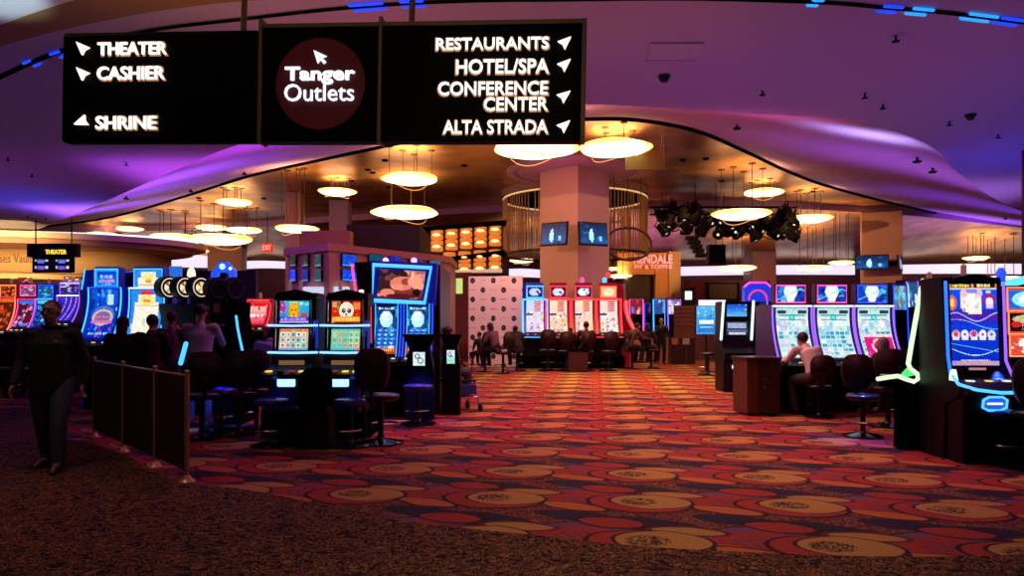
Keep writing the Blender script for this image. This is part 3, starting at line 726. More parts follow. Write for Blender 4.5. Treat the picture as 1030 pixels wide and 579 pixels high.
# ------------------------------------------------------------------ stage lights and speakers
rg = random.Random(11)
LENS = mat('stage_lens', (.1, .1, .1), .2, 0, (1, .85, .55), 1.0)
tr = thing('lighting_truss', 'dark lighting truss hung under the rear ceiling', 'truss', P(728, 212, 31))
bm = B(); L2 = 3.1
for z in (-.15, .15):
    for y in (-.15, .15): sweep(bm, [(-L2, y, z), (L2, y, z)], .025, 5)
for k in range(24):
    x = -L2+k*2*L2/24; sweep(bm, [(x, -.15, -.15), (x+.13, -.15, .15), (x+.26, -.15, -.15)], .014, 4)
obj('truss_frame', bm, BLACKM, tr)
for x in (-2.6, 0, 2.6): obj('cable', sweep(B(), [(x, 0, .1), (x, 0, ZG-tr.location.z)], .015, 5), BLACKM, tr)
proto = None
for k in range(80):
    px = rg.uniform(662, 800); py = rg.uniform(213, 238) if px > 720 else rg.uniform(211, 232)
    if abs(px-745) < 34 and py < 219: py += 8
    d = rg.uniform(28.5, 32.5); p = P(px, py, d)
    if proto is None:
        t = thing('stage_light', 'black stage lamp among the cluster under the truss', 'lamp', p, 0, 'stage lamps under the lighting truss')
        obj('body', lathe(B(), [(.0, .22), (.09, .20), (.12, .05), (.16, -.12), (.15, -.14)], 10), BLACK, t)
        l = obj('lens', lathe(B(), [(.04, -.143), (.0, -.15)], 8), LENS, t)
        obj('yoke', sweep(B(), [(-.17, 0, 0), (-.17, 0, .3), (.17, 0, .3), (.17, 0, 0)], .02, 5), BLACK, t)
        proto = t
    else: t = copy_tree(proto); t.location = p
    t.rotation_euler = (rg.uniform(-1.2, 1.2), rg.uniform(-1, 1), rg.uniform(0, 6)); t.scale = (1.45,)*3
t = thing('line_array_speaker', 'curved black hanging speaker stack left of the square one', 'speaker', P(699, 249, 29))
for k in range(5):
    a = -.1+k*.13; obj('speaker_box', box(B(), (-.26+k*.10-.1, -.2, .30-k*.17), (.2+k*.08-.1, .2, .45-k*.17), .02), BLACK, t)
obj('cable', sweep(B(), [(0, 0, .4), (0, 0, ZG-t.location.z)], .015, 5), BLACKM, t)
t = thing('hanging_speaker', 'square black hanging speaker box below the stage lights', 'speaker', P(720, 256, 29))
obj('cabinet', box(B(), (-.33, -.25, -.38), (.33, .25, .38), .03), BLACK, t); obj('grille', box(B(), (-.29, -.27, -.34), (.29, -.25, .34), .01), BLACKM, t)
obj('cable', sweep(B(), [(0, 0, .35), (0, 0, ZG-t.location.z)], .015, 5), BLACKM, t)

# ------------------------------------------------------------------ bar with amber lanterns
AMB = mat('amber_glass', (.40, .14, .04), .3, 0, (1, .26, .035), .62); AMBHI = neon('amber_bulb', (1, .52, .16), 2.8)
d = 30
bs = thing('bar_shelf', 'dark two-tier hanging bar gantry full of amber lanterns', 'shelf', (0, d, 0))
bm = B()
for (xa, xb, ya, yb) in ((421, 510, 228.5, 221), (450, 508, 258.5, 251)):
    q = [(X(xa, d), Zz(ya, d)), (X(xb, d), Zz(yb, d)), (X(xb, d), Zz(yb+5, d)), (X(xa, d), Zz(ya+4, d))]; prism_y(bm, q, .0, .7)
obj('gantry', bm, BLACKM, bs)
prism_y(bm := B(), [(X(450, d), Zz(271.5, d)), (X(505, d), Zz(270.5, d)), (X(505, d), Zz(273, d)), (X(450, d), Zz(273.5, d))], 0, .7); obj('lower_rail', bm, mat('pale_rail', (.7, .6, .5), .5, 0, (1, .85, .7), .4), bs)
obj('back_panel', box(B(), (X(421, d), .75, Zz(272, d)), (X(510, d), .8, Zz(224, d))), mat('bar_back', (.05, .02, .015), .5), bs)
def lantern(px, py, wpx, tier):
    w_ = wpx*d/F/2; p = P(px, py, d+.3)
    t = thing('bar_lantern', 'amber glass lantern on the %s tier of the bar gantry' % tier, 'lantern', p, 0, 'amber lanterns on the %s tier of the bar gantry' % tier)
    h = 5.9*d/F
    for s in (-1, 1):
        obj('glass', lathe(B(), [(w_*.9, -h*.9), (w_, -h*.8), (w_, h*.8), (w_*.9, h*.9)], 16, (0, 0, s*h)), AMB, t)
        obj('bulb', ellipsoid(B(), (0, -w_-.01, s*h-.04), (w_*.72, .05, .06), 10), AMBHI, t)
        obj('band', lathe(B(), [(w_*1.04, -.02), (w_*1.04, .02)], 16, (0, 0, s*h)), RODM, t)
for k in range(6): lantern(425+k*14.6 if k else 425, 243-k*1.4, 12.5 if k else 7, 'upper')
for k in range(4): lantern(452+k*15.3, 265-k*.9, 12.5, 'lower') if 1 else 0

# ------------------------------------------------------------------ television kiosk
KM = mat('kiosk_salmon', (.60, .32, .24), .55)
kx0, kx1, kx2 = P(290, 0, 21.5), P(331, 0, 20), P(452, 0, 24)
t = thing('betting_kiosk', 'tall salmon kiosk building with rows of televisions under its cornice', 'kiosk', (kx1.x, kx1.y, 0))
a = Vector((kx0.x-kx1.x, kx0.y-kx1.y)); b = Vector((kx2.x-kx1.x, kx2.y-kx1.y))
def kq(o_): return [(a.x*(1+o_), a.y-o_*1.5), (0, -o_*1.5), (b.x+o_, b.y-o_*1.5), (b.x+o_, b.y+2.5), (a.x*(1+o_), b.y+2.5)]
HK = Zz(247, 20)
obj('body', prism_z(B(), kq(0), 0, HK-.12), KM, t); obj('cornice', prism_z(B(), kq(.07), HK-.14, HK+.06), KM, t)
obj('upper_box', bx((X(303, 23)-kx1.x, 3, HK), (X(352, 23)-kx1.x, 5, Zz(232, 23))), mat('ochre_box', (.55, .27, .10), .6), t)
obj('upper_dark_box', bx((X(352, 24)-kx1.x, 3.5, HK), (X(424, 24)-kx1.x, 6, Zz(228, 24))), DARKW, t)
# the lit counter openings under the televisions
obj('lit_opening', bx((a.x*.55, a.y*.55-.03, Zz(300, 20)), (a.x*.12, a.y*.12-.02, Zz(288, 20))), mat('lit_counter', (.5, .6, .7), .5, 0, (.75, .9, 1), .7), t)
obj('lit_opening', bx((b.x*.04, b.y*.04-.12, Zz(300, 20)), (b.x*.16, b.y*.16-.1, Zz(288, 20))), MATS['lit_counter'], t)
ya = math.atan2(-a.y, -a.x); yb = math.atan2(b.y, b.x)
def ktv(fr, py, wpx, hpx, side, seed, base, lab):
    v = (a if side == 'L' else b)*fr; n = Vector((math.sin(ya), -math.cos(ya))) if side == 'L' else Vector((math.sin(yb), -math.cos(yb)))
    d = kx1.y+v.y
    o = tv(lab, 0, 0, 20, wpx, hpx, ya if side == 'L' else yb, 0, sport_picture(seed, base), 'televisions on the kiosk', .06)
    o.location = (kx1.x+v.x+n.x*.09, kx1.y+v.y+n.y*.09, Zz(py, d))
names = ['right', 'middle', 'left']
for r_, py in ((0, 262), (1, 277)):
    for c_ in range(3):
        ktv(.19+c_*.31, py, 11.5, 13, 'L', 20+r_*3+c_, [(.06, .22, .25), (.05, .1, .14), (.06, .1, .12)][c_] if r_ == 0 else [(.1, .25, .3), (.04, .14, .5), (.02, .2, .9)][c_],
            'small television on the left face of the kiosk, %s one of the %s row' % (names[c_], ('upper', 'lower')[r_]))
ktv(.13, 262, 20, 13, 'R', 31, (.02, .25, .75), 'blue television right of the kiosk corner, upper of two'); ktv(.13, 277, 20, 12, 'R', 32, (.02, .22, .8), 'blue television right of the kiosk corner, lower of two')
for k, fr in enumerate((.33, .49, .66, .84)): ktv(fr, 261+k*1.2, 20, 12, 'R', 40+k, [(.03, .25, .35), (.1, .1, .5), (.05, .1, .5), (.1, .35, .4)][k],
    'television in the right-hand strip of the kiosk, %s from the corner' % ('first', 'second', 'third', 'last')[k])

# ------------------------------------------------------------------ theater corridor at the left
TANW = mat('tan_wall', (.50, .30, .13), .7); BEIGE = mat('beige_soffit', (.72, .52, .36), .7)
el = lambda cx, cy, a_, b_, n=64: [(cx+a_*math.cos(2*PI*k/n), cy+b_*math.sin(2*PI*k/n)) for k in range(n)]
struct('ceiling_corridor', prism_z(B(), el(-21.5, 27, 9.6, 4.6), 4.05, 4.22), mat('brown_soffit', (.34, .15, .09), .6))
bm = B(); prism_z(bm, el(-21.5, 27.2, 10.0, 4.9), 4.23, 4.42); struct('trim_12', bm, BEIGE)
bm = B(); e_ = el(-21, 29, 8.5, 3.6)
lo_ = [bm.verts.new((x, y, 4.43)) for x, y in e_]; hi_ = [bm.verts.new((x, y, 4.74)) for x, y in e_]
for i in range(len(e_)): bm.faces.new((lo_[i], lo_[(i+1) % 64], hi_[(i+1) % 64], hi_[i]))
struct('trim_13', bm, mat('cove_lit', (.8, .8, .75), .5, 0, (1, .93, .84), 1.3))
struct('wall_corridor', prism_z(B(), el(-20.5, 28.2, 7.3, 3.2), 3.25, 4.05), TANW, True)
struct('wall_corridor_lower', prism_z(B(), el(-20.8, 29.2, 7.0, 3.2), 0, 3.25), DARKW)
struct('trim_14', prism_z(B(), el(-22, 28, 7.9, 4.0), 3.02, 3.2), mat('gold_band', (.45, .26, .10), .5))
area('corridor_wash', (-15.5, 21.0, 3.4), 3, (1, .66, .28), 240, rot=(math.radians(88), 0, math.radians(25)), spread=1.7)
tw = thing('wall_lettering', 'dark serif lettering on the tan corridor wall', 'lettering', P(14, 260, 24.4)); text('uses Vault', mat('dark_lettering', (.12, .05, .03), .6), tw, -.62, .62, -.14, .15, 0, name='letters')
t = thing('theater_board', 'black overhead board with yellow theater lettering above two lit listings', 'sign', P(54, 259, 21.5))
k_ = 21.5/F
obj('header', box(B(), (-25*k_, -.1, .5*k_), (25*k_, .12, 14*k_), .02), BLACK, t); obj('listing_case', box(B(), (-20*k_, -.08, -15*k_), (20*k_, .08, .5*k_), .02), BLACKM, t)
YEL = neon('yellow_letter', (1, .62, .05), 1.6); text('THEATER', YEL, t, -6*k_, 15*k_, 3.2*k_, 7.6*k_, -.11, off=.01)
cv = Canvas(40, 15, (.02, .02, .05))
for sx in (.05, .6):
    for j, col in ((.12, (.35, .45, .95)), (.62, (.5, .3, .85))):
        cv.rect(sx, j, sx+.04, j+.18, (.7, .7, .9)); cv.rect(sx+.08, j, sx+.24, j+.28, col); cv.rect(sx+.27, j, sx+.36, j+.18, (.85, .8, .95))
pic(cv, [(-.085, -14*k_), (-.085, -.5*k_)], 'listing', SCREEN, t, width=38*k_)
for x in (-18*k_, 18*k_): obj('hanger', sweep(B(), [(x, 0, 14*k_), (x, 0, ZC-t.location.z)], .02, 6), BLACKM, t)

t = thing('exit_sign', 'small red exit sign hanging under the gold ceiling', 'sign', P(269, 249, 34)); 
obj('casing', box(B(), (-.24, -.05, -.2), (.24, .05, .2), .02), mat('exit_red', (.2, .01, .01), .5, 0, (1, .02, .02), .7), t); text('EXIT', neon('exit_letter', (1, .3, .2), 2), t, -.19, .19, -.12, .12, -.055); obj('stem', sweep(B(), [(0, 0, .2), (0, 0, 6.6-t.location.z)], .02, 5), BLACKM, t)

# ------------------------------------------------------------------ rear right: restaurant front, host area
d = 36
t = thing('restaurant_front', 'salmon restaurant fascia with a pinkish red neon name over a dark doorway', 'building front', (0, d, 0))
OR = mat('restaurant_orange', (.62, .26, .10), .6)
obj('fascia', bx((X(622, d), 0, Zz(276, d)), (X(679, d), .5, Zz(254, d))), OR, t)
obj('side_pier', bx((X(672, d), -.15, 0), (X(684, d), .6, Zz(253, d))), KM, t); obj('inner_pier', bx((X(659, d), -.08, 0), (X(672, d), .4, Zz(272, d))), OR, t)
obj('doorway', bx((X(628, d), .3, 0), (X(660, d), .5, Zz(276, d))), DARKW, t)
RN = neon('red_neon_letter', (1, .30, .26), 1.5); text('RENDALE', RN, t, X(637, d), X(675.5, d), Zz(265, d), Zz(256.5, d), -.2, off=.012); text('PIT & TOPPER', RN, t, X(638, d), X(675.5, d), Zz(270.5, d), Zz(266.5, d), -.2)
box_ = bx((X(690, 40), 40, 0), (X(775, 40), 40.4, Zz(282, 40))); struct('wall_red', box_, REDW)
t = thing('framed_picture', 'dark framed picture on the red rear wall', 'picture', P(727, 293, 39.93)); obj('frame', box(B(), (-.9, -.06, -.5), (.9, .06, .5), .03), BLACK, t); obj('canvas', bx((-.75, -.07, -.4), (.75, -.06, .4)), mat('dim_canvas', (.10, .07, .03), .6), t)
t = thing('lit_notice', 'small glowing white notice on the dark wall by the red wall', 'sign', P(692.5, 297, 35)); obj('panel', box(B(), (-.16, -.03, -.2), (.16, .03, .2), .01), neon('notice_glow', (1, .93, .8), 1.2), t); obj('post', bx((-.35, .05, -2.8), (.35, .12, .4)), DARKW, t)
t = thing('low_partition', 'brown slatted partition behind the blue standing poster', 'partition', (X(703, 30), 30, 0)); pz = Zz(307, 30)
obj('boards', bx((-1.0, 0, 0), (.85, .12, pz)), mat('brown_slats', (.17, .07, .045), .6, bump=(30, .3)), t)
for k in range(5): obj('slat', bx((-1.0, -.03, pz-.12-k*.17), (.85, 0, pz-.03-k*.17)), mat('brown_slat_light', (.26, .11, .07), .5), t)
t = thing('host_counter', 'pale salmon reception counter by the standing man', 'counter', (X(655, 31), 31, 0)); obj('counter_body', box(B(), (-1.4, 0, 0), (.75, .8, .95), .02), KM, t); obj('counter_top', box(B(), (-1.45, -.05, .95), (.8, .85, 1.0), .01), mat('dark_top', (.05, .03, .03), .3), t)
t = thing('host_stand', 'dark wooden host stand with small notices', 'stand', (X(688, 27), 27, 0)); obj('stand_body', box(B(), (-.48, 0, 0), (.42, .5, .98), .02), mat('dark_wood', (.05, .02, .012), .4), t)
obj('notice', bx((-.44, -.02, .72), (-.22, 0, .95)), mat('tan_notice', (.5, .25, .06), .5), t); obj('notice', bx((-.05, -.02, .72), (.2, 0, .95)), mat('white_notice', (.5, .45, .4), .5), t); obj('post', sweep(B(), [(.07, -.05, 0), (.07, -.05, .75)], .018, 6), CHROME, t)
# standing poster
d = 23; t = thing('poster_stand', 'glowing light-blue standing poster display left of the white-lit machine', 'poster', (X(710.5, d), d, 0)); 
z0, z1 = Zz(336, d), Zz(307.5, d)
obj('casing', box(B(), (-.34, 0, z0-.03), (.34, .1, z1+.03), .02), CHAR, t); obj('post', sweep(B(), [(0, .05, 0), (0, .05, z0)], .03, 8), CHAR, t); obj('foot', lathe(B(), [(.25, 0), (.25, .02), (.05, .04)], 20), CHAR, t)
cv = Canvas(22, 30); cv.grad(0, 0, 1, 1, (.35, .75, .95), (.10, .45, .8)); cv.blobs(22, [(.7, .92, 1), (.15, .5, .85), (.5, .85, 1)], 3, y1=.4); cv.rect(.15, .5, .85, .62, (.95, 1, 1)); cv.rect(.2, .72, .8, .76, (.7, .9, 1)); cv.frame((.3, .6, .9), .05)
pic(cv, [(-.006, z0), (-.006, z1)], 'poster_face', SCREEN, t, width=.62)

# step-and-repeat banner
d = 25; t = thing('backdrop_banner', 'pale pink press backdrop banner dotted with black round logos', 'banner', (X(498.5, d), d, 0)); bw = 54*d/F; bh = Zz(278, d)
cv = Canvas(108, 150, (.92, .76, .74))
R = random.Random(2)
for j in range(10):
    for i in range(5):
        cx = (i+(.0 if j % 2 else .5))/2.6-.12; cy = .045+j*.105
        cv.ell(cx+.0, cy, .045, .032, (.10, .06, .10)); cv.rect(cx-.03, cy-.004, cx+.03, cy+.004, (.45, .3, .32)); cv.rect(cx+.13, cy-.006, cx+.25, cy+.004, (.86, .45, .45))
pic(cv, [(-.02, .03), (-.02, bh)], 'banner_face', PRINT, t, width=bw)
for s in (-1, 1): obj('upright', sweep(B(), [(s*bw/2, 0, 0), (s*bw/2, 0, bh)], .02, 8), CHROME, t); obj('foot', box(B(), (s*bw/2-.03, -.3, 0), (s*bw/2+.03, .3, .03)), CHROME, t)
obj('top_bar', sweep(B(), [(-bw/2, 0, bh), (bw/2, 0, bh)], .02, 8), CHROME, t)
spot('banner_fill', (X(498, 21), 21.2, 5.4), (X(498, 25), 25, 2.0), (.95, .72, .72), 560, 50)  # added spot to brighten the banner
# lit menu panel and shelf behind the kiosk
t = thing('lit_menu', 'small yellow-green lit panel in the gap left of the banner', 'sign', P(462, 287.5, 27)); obj('panel', box(B(), (-.12, -.03, -.28), (.12, .03, .28), .01), neon('lime_panel', (.75, .95, .25), .8), t); obj('pier', bx((-.5, .1, -3), (-.2, .4, 1)), mat('mauve_pier', (.35, .25, .40), .6), t)
struct('wall_alcove', bx((X(455, 29), 29, 0), (X(475, 29), 29.3, Zz(274, 29))), REDW)

# ================================================================== slot machines
def smooth_poly(pts, n=5):
    out = []; m_ = len(pts)-1
    for i in range(m_):
        p0, p1, p2, p3 = (Vector(pts[max(0, min(m_, i+j))]) for j in (-1, 0, 1, 2))
        for k in range(n):
            t = k/n; q = .5*((2*p1)+(p2-p0)*t+(2*p0-5*p1+4*p2-p3)*t*t+(3*p1-p0-3*p2+p3)*t**3); out.append((q.x, q.y))
    out.append(tuple(pts[-1])); return out
def jcurve(z0, z1, dep=.30, off=0):
    """concave front of a curved cabinet: bottom leans to the player"""
    pts = []
    for k in range(13):
        t = k/12; pts.append((-dep*(1-t)**1.9 - .05*t**3 + off, z0+(z1-z0)*t))
    return pts
CYANN = neon('cyan_neon', (.06, .40, 1), 1.9); BLUEN = neon('blue_neon', (.015, .06, 1), 1.7); REDN = neon('red_neon', (1, .03, .04), 1.7); VION = neon('violet_neon', (.28, .10, 1), 1.6); PINKN = neon('pink_neon', (1, .07, .36), 1.5)
ORN = neon('orange_neon', (1, .22, .08), 1.9); WHN = neon('white_green_neon', (.72, 1, .62), 1.2); GRN = neon('green_neon', (.05, .8, .12), 1.6); PALE = neon('pale_lit', (.8, .92, 1), 1.6)
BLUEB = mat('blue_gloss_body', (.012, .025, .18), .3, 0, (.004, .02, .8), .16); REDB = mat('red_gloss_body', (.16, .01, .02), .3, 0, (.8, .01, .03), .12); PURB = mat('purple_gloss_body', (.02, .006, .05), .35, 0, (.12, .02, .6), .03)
BUT = neon('button_glow', (1, .95, .85), 1.0); YBUT = neon('yellow_button', (1, .6, .05), 1.2)
DIMRED = neon('dim_red_light', (.6, .03, .02), .5)

def deck_part(t, W, zd, dep, glow=None):
    d_ = obj('button_deck', prism_x(B(), [(-dep-.16, zd-.16), (-dep-.17, zd-.07), (-dep-.02, zd), (-dep+.12, zd+.01), (-dep+.12, zd-.18)], -W/2+.01, W/2-.01, .008), BLACK, t)
    for k, (x, m) in enumerate(((-.30, BUT), (0, YBUT), (.30, BUT))):
        obj('button', lathe(B(), [(.035, 0), (.03, .012), (0, .014)], 14, (x*W, -dep-.09, zd-.025)), m, d_)
    if glow: obj('neon_trim', sweep(B(), [(-W/2, -dep-.17, zd-.11), (0, -dep-.20, zd-.115), (W/2, -dep-.17, zd-.11)], .014, 6), glow, t)
def curved_slot(label, px, d, topy, cv, cvt, W, zm0, zm1, zt0, zt1, edge, edge2=None, body=BLACK, rz=0, group=None, dep=.30, tw=None, back=.45, tneon=None, belly=None, deck_neon=None, name='slot_machine', candle=True, er=.014, framew=.90):
    """cabinet with a concave main screen, an upper screen, lit edges"""
    t = thing(name, label, 'slot machine', (X(px, d), d, 0), rz, group)
    H = Zz(topy, d); zd = zm0-.06
    cur = jcurve(zm0-.03, zm1+.03, dep)
    prof = [(-dep+.12, 0), (-dep+.12, zd-.18), (-dep, zd)] + [(y+.02, z) for y, z in cur] + [(.02, zm1+.06), (back, zm1+.06), (back, 0)]
    obj('cabinet', prism_x(B(), [(-dep+.12, 0), (-dep+.12, zd-.18), (-dep, zd), (back, zd), (back, 0)], -W/2, W/2, .012), BLACK, t)
    obj('screen_housing', prism_x(B(), [(-dep+.02, zd)] + [(y+.02, z) for y, z in cur] + [(.02, zm1+.06), (back, zm1+.06), (back, zd)], -W/2, W/2, .012), body, t)
    scr = [(y-.004, z) for y, z in jcurve(zm0, zm1, dep, .0)]
    pic(cv, scr, 'main_screen', SCREEN, t, width=W*framew*.86)
    tw = tw or W*.8
    obj('topper', box(B(), (-tw/2-.03, .02, zt0-.03), (tw/2+.03, min(.22, back), H), .02), body, t)
    obj('topper_mount', bx((-tw/4, .06, zm1+.03), (tw/4, min(.18, back), zt0)), BLACK, t)
    pic(cvt, [(.012, zt0), (.008, zt1)], 'top_screen', SCREEN, t, width=tw)
    tn = tneon or edge
    q = [(-tw/2-.01, 0.0, zt0-.01), (-tw/2-.01, 0, zt1+.01), (tw/2+.01, 0, zt1+.01), (tw/2+.01, 0, zt0-.01), (-tw/2-.01, 0.0, zt0-.01)]
    obj('topper_neon', sweep(B(), q, er*.75, 6, cap=False), tn, t)
    for s in (-1, 1):
        obj('edge_light', sweep(B(), [(s*(W/2-.012), y-.012, z) for y, z in cur], er, 6), edge, t)
    obj('edge_light', sweep(B(), [(-W/2+.012, cur[-1][0]-.012, zm1+.03), (W/2-.012, cur[-1][0]-.012, zm1+.03)], er, 6), edge2 or edge, t)
    deck_part(t, W, zd, dep, deck_neon)
    if belly: obj('belly_light', box(B(), (-W*.2, -dep+.10, zd-.38), (W*.2, -dep+.125, zd-.26), .01), belly, t)
    if candle:
        c = obj('candle_light', lathe(B(), [(.03, 0), (.03, .1), (.02, .12), (0, .125)], 12, (0, .12, H)), mat('smoked_candle', (.15, .05, .05), .3, 0, (.6, .25, .2), .3), t)
        obj('candle_post', sweep(B(), [(0, .12, H-.02), (0, .12, H+.02)], .02, 8), CHROME, c)
    return t

# pictures for the screens -------------------------------------------------------------
WHITE = (1, 1, 1)
def pic_grid(seed, bg0, bg1, cells, w=34, h=54, nx=5, ny=4, y0=.45, y1=.95, frame=None):
    R = random.Random(seed); c = Canvas(w, h); c.grad(0, 0, 1, 1, bg0, bg1); c.blobs(18, [bg0, bg1, tuple(min(1, v*1.4+.1) for v in bg0)], seed)
    for j in range(ny):
        for i in range(nx):
            x = .06+i*.88/nx; y = y0+j*(y1-y0)/ny; col = R.choice(cells)
            c.rect(x, y, x+.88/nx*.86, y+(y1-y0)/ny*.84, col); c.ell(x+.44/nx*.86, y+(y1-y0)/ny*.42, .05, .035, R.choice(cells))
    if frame: c.frame(frame, .04, .025)
    return c
def cv_blueswirl():       # left blue machine 1
    c = Canvas(36, 60); c.grad(0, 0, 1, 1, (.05, .35, .85), (.02, .12, .75)); c.blobs(30, [(.1, .5, .95), (.3, .75, 1), (.02, .15, .6), (.5, .8, .9)], 4, y1=.5)
    c.rect(.62, .10, .82, .30, (.75, .9, 1)); c.ell(.5, .52, .42, .20, (.3, .45, .8), 1); c.ell(.5, .56, .38, .17, (.85, .75, .65)); c.ell(.5, .56, .3, .13, (.45, .4, .7)); c.words(.2, .52, .8, .57, (.95, .4, .45), 2); c.rect(.12, .62, .88, .68, (.85, .45, .65))
    c.blobs(20, [(.1, .3, .95), (.4, .6, 1), (.85, .3, .5), (.02, .1, .6)], 7, y0=.72, r=(.02, .06)); c.words(.15, .88, .85, .93, (.5, .9, 1), 5); return c
def cv_bluetop():
    c = Canvas(34, 22); c.grad(0, 0, 1, 1, (.02, .2, .8), (.05, .5, 1)); c.words(.2, .3, .8, .48, (.6, .85, 1), 1); c.words(.15, .55, .85, .72, (.9, .55, .9), 3); c.words(.3, .78, .7, .86, (.5, .9, 1), 8); c.frame((.2, .7, 1), .05, .08); return c
def cv_goldtemple(top=False):
    c = Canvas(36, 24 if top else 60); c.rect(0, 0, 1, 1, (.15, .55, .95)); c.rect(.22, .12 if top else .08, .78, 1, (.98, .93, .8)); c.rect(.1, .45 if top else .22, .9, 1, (.98, .95, .86)); c.ell(.5, .42 if top else .18, .22, .2 if top else .10, (1, .9, .55)); c.rect(.38, .60 if top else .17, .62, .74 if top else .22, (.95, .6, .1)); c.rect(.15, .85 if top else .27, .85, .9 if top else .29, (.9, .7, .4))
    if not top:
        c.rect(.3, .02, .7, .08, (.9, .15, .25)); c.rect(.1, .42, .9, .86, (1, .95, .88)); c.blobs(14, [(.5, .8, 1), (1, .85, .6), (1, 1, 1)], 8, y0=.3, y1=.8, r=(.03, .06)); c.rect(0, .86, 1, 1, (.85, .2, .4)); c.words(.05, .88, .95, .95, (.6, .5, 1), 4)
    return c
def cv_egypt():           # golden idol upper screen
    c = Canvas(48, 34); c.grad(0, 0, 1, 1, (.10, .75, .90), (.15, .55, .85)); c.ell(.08, .3, .12, .3, (.75, .15, .6)); c.blobs(14, [(.4, .9, .95), (.95, .9, .5), (.1, .5, .8)], 9, y1=.7)
    c.rect(.34, .02, .6, .5, (.98, .82, .12)); c.ell(.48, .48, .19, .36, (.96, .70, .10)); c.rect(.38, .38, .45, .43, (.45, .25, .05)); c.rect(.51, .38, .58, .43, (.45, .25, .05)); c.rect(.44, .60, .52, .64, (.6, .25, .1)); c.rect(.30, .2, .35, .7, (.85, .55, .1)); c.rect(.61, .2, .66, .7, (.85, .55, .1)); c.rect(.38, .12, .58, .16, (.3, .3, .7)); c.ell(.85, .66, .12, .14, (.7, .3, .2)); c.rect(0, .74, 1, .9, (.20, .18, .75)); c.words(.05, .76, .92, .88, (.75, .65, 1), 3); c.rect(0, .9, 1, 1, (.75, .6, .95)); return c
def cv_egypt_low():
    c = Canvas(48, 38, (.75, .70, .62)); c.rect(0, 0, 1, .12, (.85, .5, .25)); c.blobs(10, [(1, .75, .3), (.9, .3, .3)], 1, y1=.15, r=(.03, .05))
    R = random.Random(4)
    for j in range(3):
        for i in range(5): c.rect(.05+i*.18, .17+j*.25, .05+i*.18+.155, .17+j*.25+.21, R.choice([(.9, .92, .9), (.55, .8, .75), (.95, .75, .7)])); c.ell(.05+i*.18+.077, .27+j*.25, .045, .07, R.choice([(.75, .2, .3), (.3, .45, .7), (.2, .6, .5), (.9, .6, .2)]))
    c.rect(0, .92, 1, 1, (.3, .6, .75)); return c
def cv_panda():
    c = Canvas(54, 38, (.80, .12, .06)); c.blobs(24, [(.95, .45, .12), (.9, .2, .1), (1, .7, .3)], 5, r=(.03, .07)); c.rect(.02, .05, .16, .3, (.95, .6, .35)); c.rect(.74, .08, .98, .4, (.95, .5, .25)); c.blobs(8, [(.3, .6, .2), (.5, .75, .35)], 6, x0=.2, x1=.35, y1=.5)
    c.ell(.36, .12, .07, .11, (.08, .05, .05)); c.ell(.66, .12, .07, .11, (.08, .05, .05)); c.ell(.51, .44, .25, .40, (.96, .90, .80)); c.ell(.42, .45, .07, .10, (.12, .08, .08), 1); c.ell(.61, .45, .07, .10, (.12, .08, .08)); c.ell(.515, .62, .035, .04, (.1, .06, .06)); c.ell(.43, .43, .02, .025, (.9, .9, .9)); c.ell(.60, .43, .02, .025, (.9, .9, .9))
    c.rect(.02, .72, .98, .95, (.9, .45, .08)); c.words(.04, .73, .96, .93, (1, .85, .35), 12); return c
def cv_jade():
    c = Canvas(54, 40, (.45, .72, .62)); c.grad(0, 0, 1, .15, (.3, .65, .6), (.6, .85, .75))
    R = random.Random(8)
    for i in range(5):
        c.rect(.04+i*.19, .16, .04+i*.19+.16, .9, R.choice([(.55, .82, .7), (.8, .85, .65)]))
        for j in range(3): c.ell(.12+i*.19, .28+j*.25, .06, .09, R.choice([(.9, .55, .45), (.4, .75, .7), (.85, .8, .45), (.35, .7, .55)]))
    c.rect(0, .9, 1, 1, (.3, .7, .75)); c.ell(.95, .95, .08, .07, (.95, .4, .5)); return c
def cv_icequeen(seed):
    c = Canvas(30, 50); c.grad(0, 0, 1, 1, (.02, .25, .55), (.02, .30, .75)); c.blobs(20, [(.1, .55, .85), (.3, .8, .95), (.02, .1, .3)], seed, y1=.5); c.ell(.48, .26, .3, .17, (.75, .97, 1)); c.ell(.45, .2, .16, .1, (.95, 1, 1)); c.words(.15, .03, .85, .07, (.9, 1, 1), 2)
    R = random.Random(seed)
    for j in range(5):
        for i in range(3): c.ell(.2+i*.28+(.0 if j % 2 else .08), .48+j*.09, .13, .035, (.15, .5, .95)); c.ell(.2+i*.28, .49+j*.09, .06, .018, (.7, .9, 1))
    c.rect(0, .86, 1, 1, (.7, .25, .12)); c.words(.1, .89, .9, .95, (1, .8, .4), 6); c.ell(.75, .85, .15, .04, (1, .85, .75)); return c
def cv_sleeper():         # big upper picture: warm-toned reclining figure, generic
    c = Canvas(66, 44); c.grad(0, 0, 1, 1, (.72, .38, .38), (.40, .14, .12)); c.blobs(26, [(.85, .5, .4), (.5, .2, .22), (.9, .62, .5)], 6, r=(.04, .12)); c.ell(.28, .2, .34, .28, (.16, .09, .12)); c.ell(.16, .55, .2, .3, (.22, .10, .12)); c.blobs(10, [(.3, .15, .16), (.45, .25, .26)], 3, x1=.5, y1=.4)
    c.ell(.52, .47, .27, .25, (.88, .48, .40)); c.ell(.60, .40, .10, .12, (.62, .24, .24)); c.ell(.42, .60, .14, .10, (.95, .55, .45)); c.ell(.80, .38, .16, .20, (.93, .60, .50)); c.ell(.9, .55, .14, .12, (.95, .62, .5)); c.rect(.7, .05, .76, .35, (.95, .7, .62)); c.ell(.86, .78, .09, .14, (.12, .04, .06)); c.ell(.22, .82, .16, .14, (.90, .50, .42)); c.ell(.55, .92, .35, .08, (.35, .08, .06)); return c
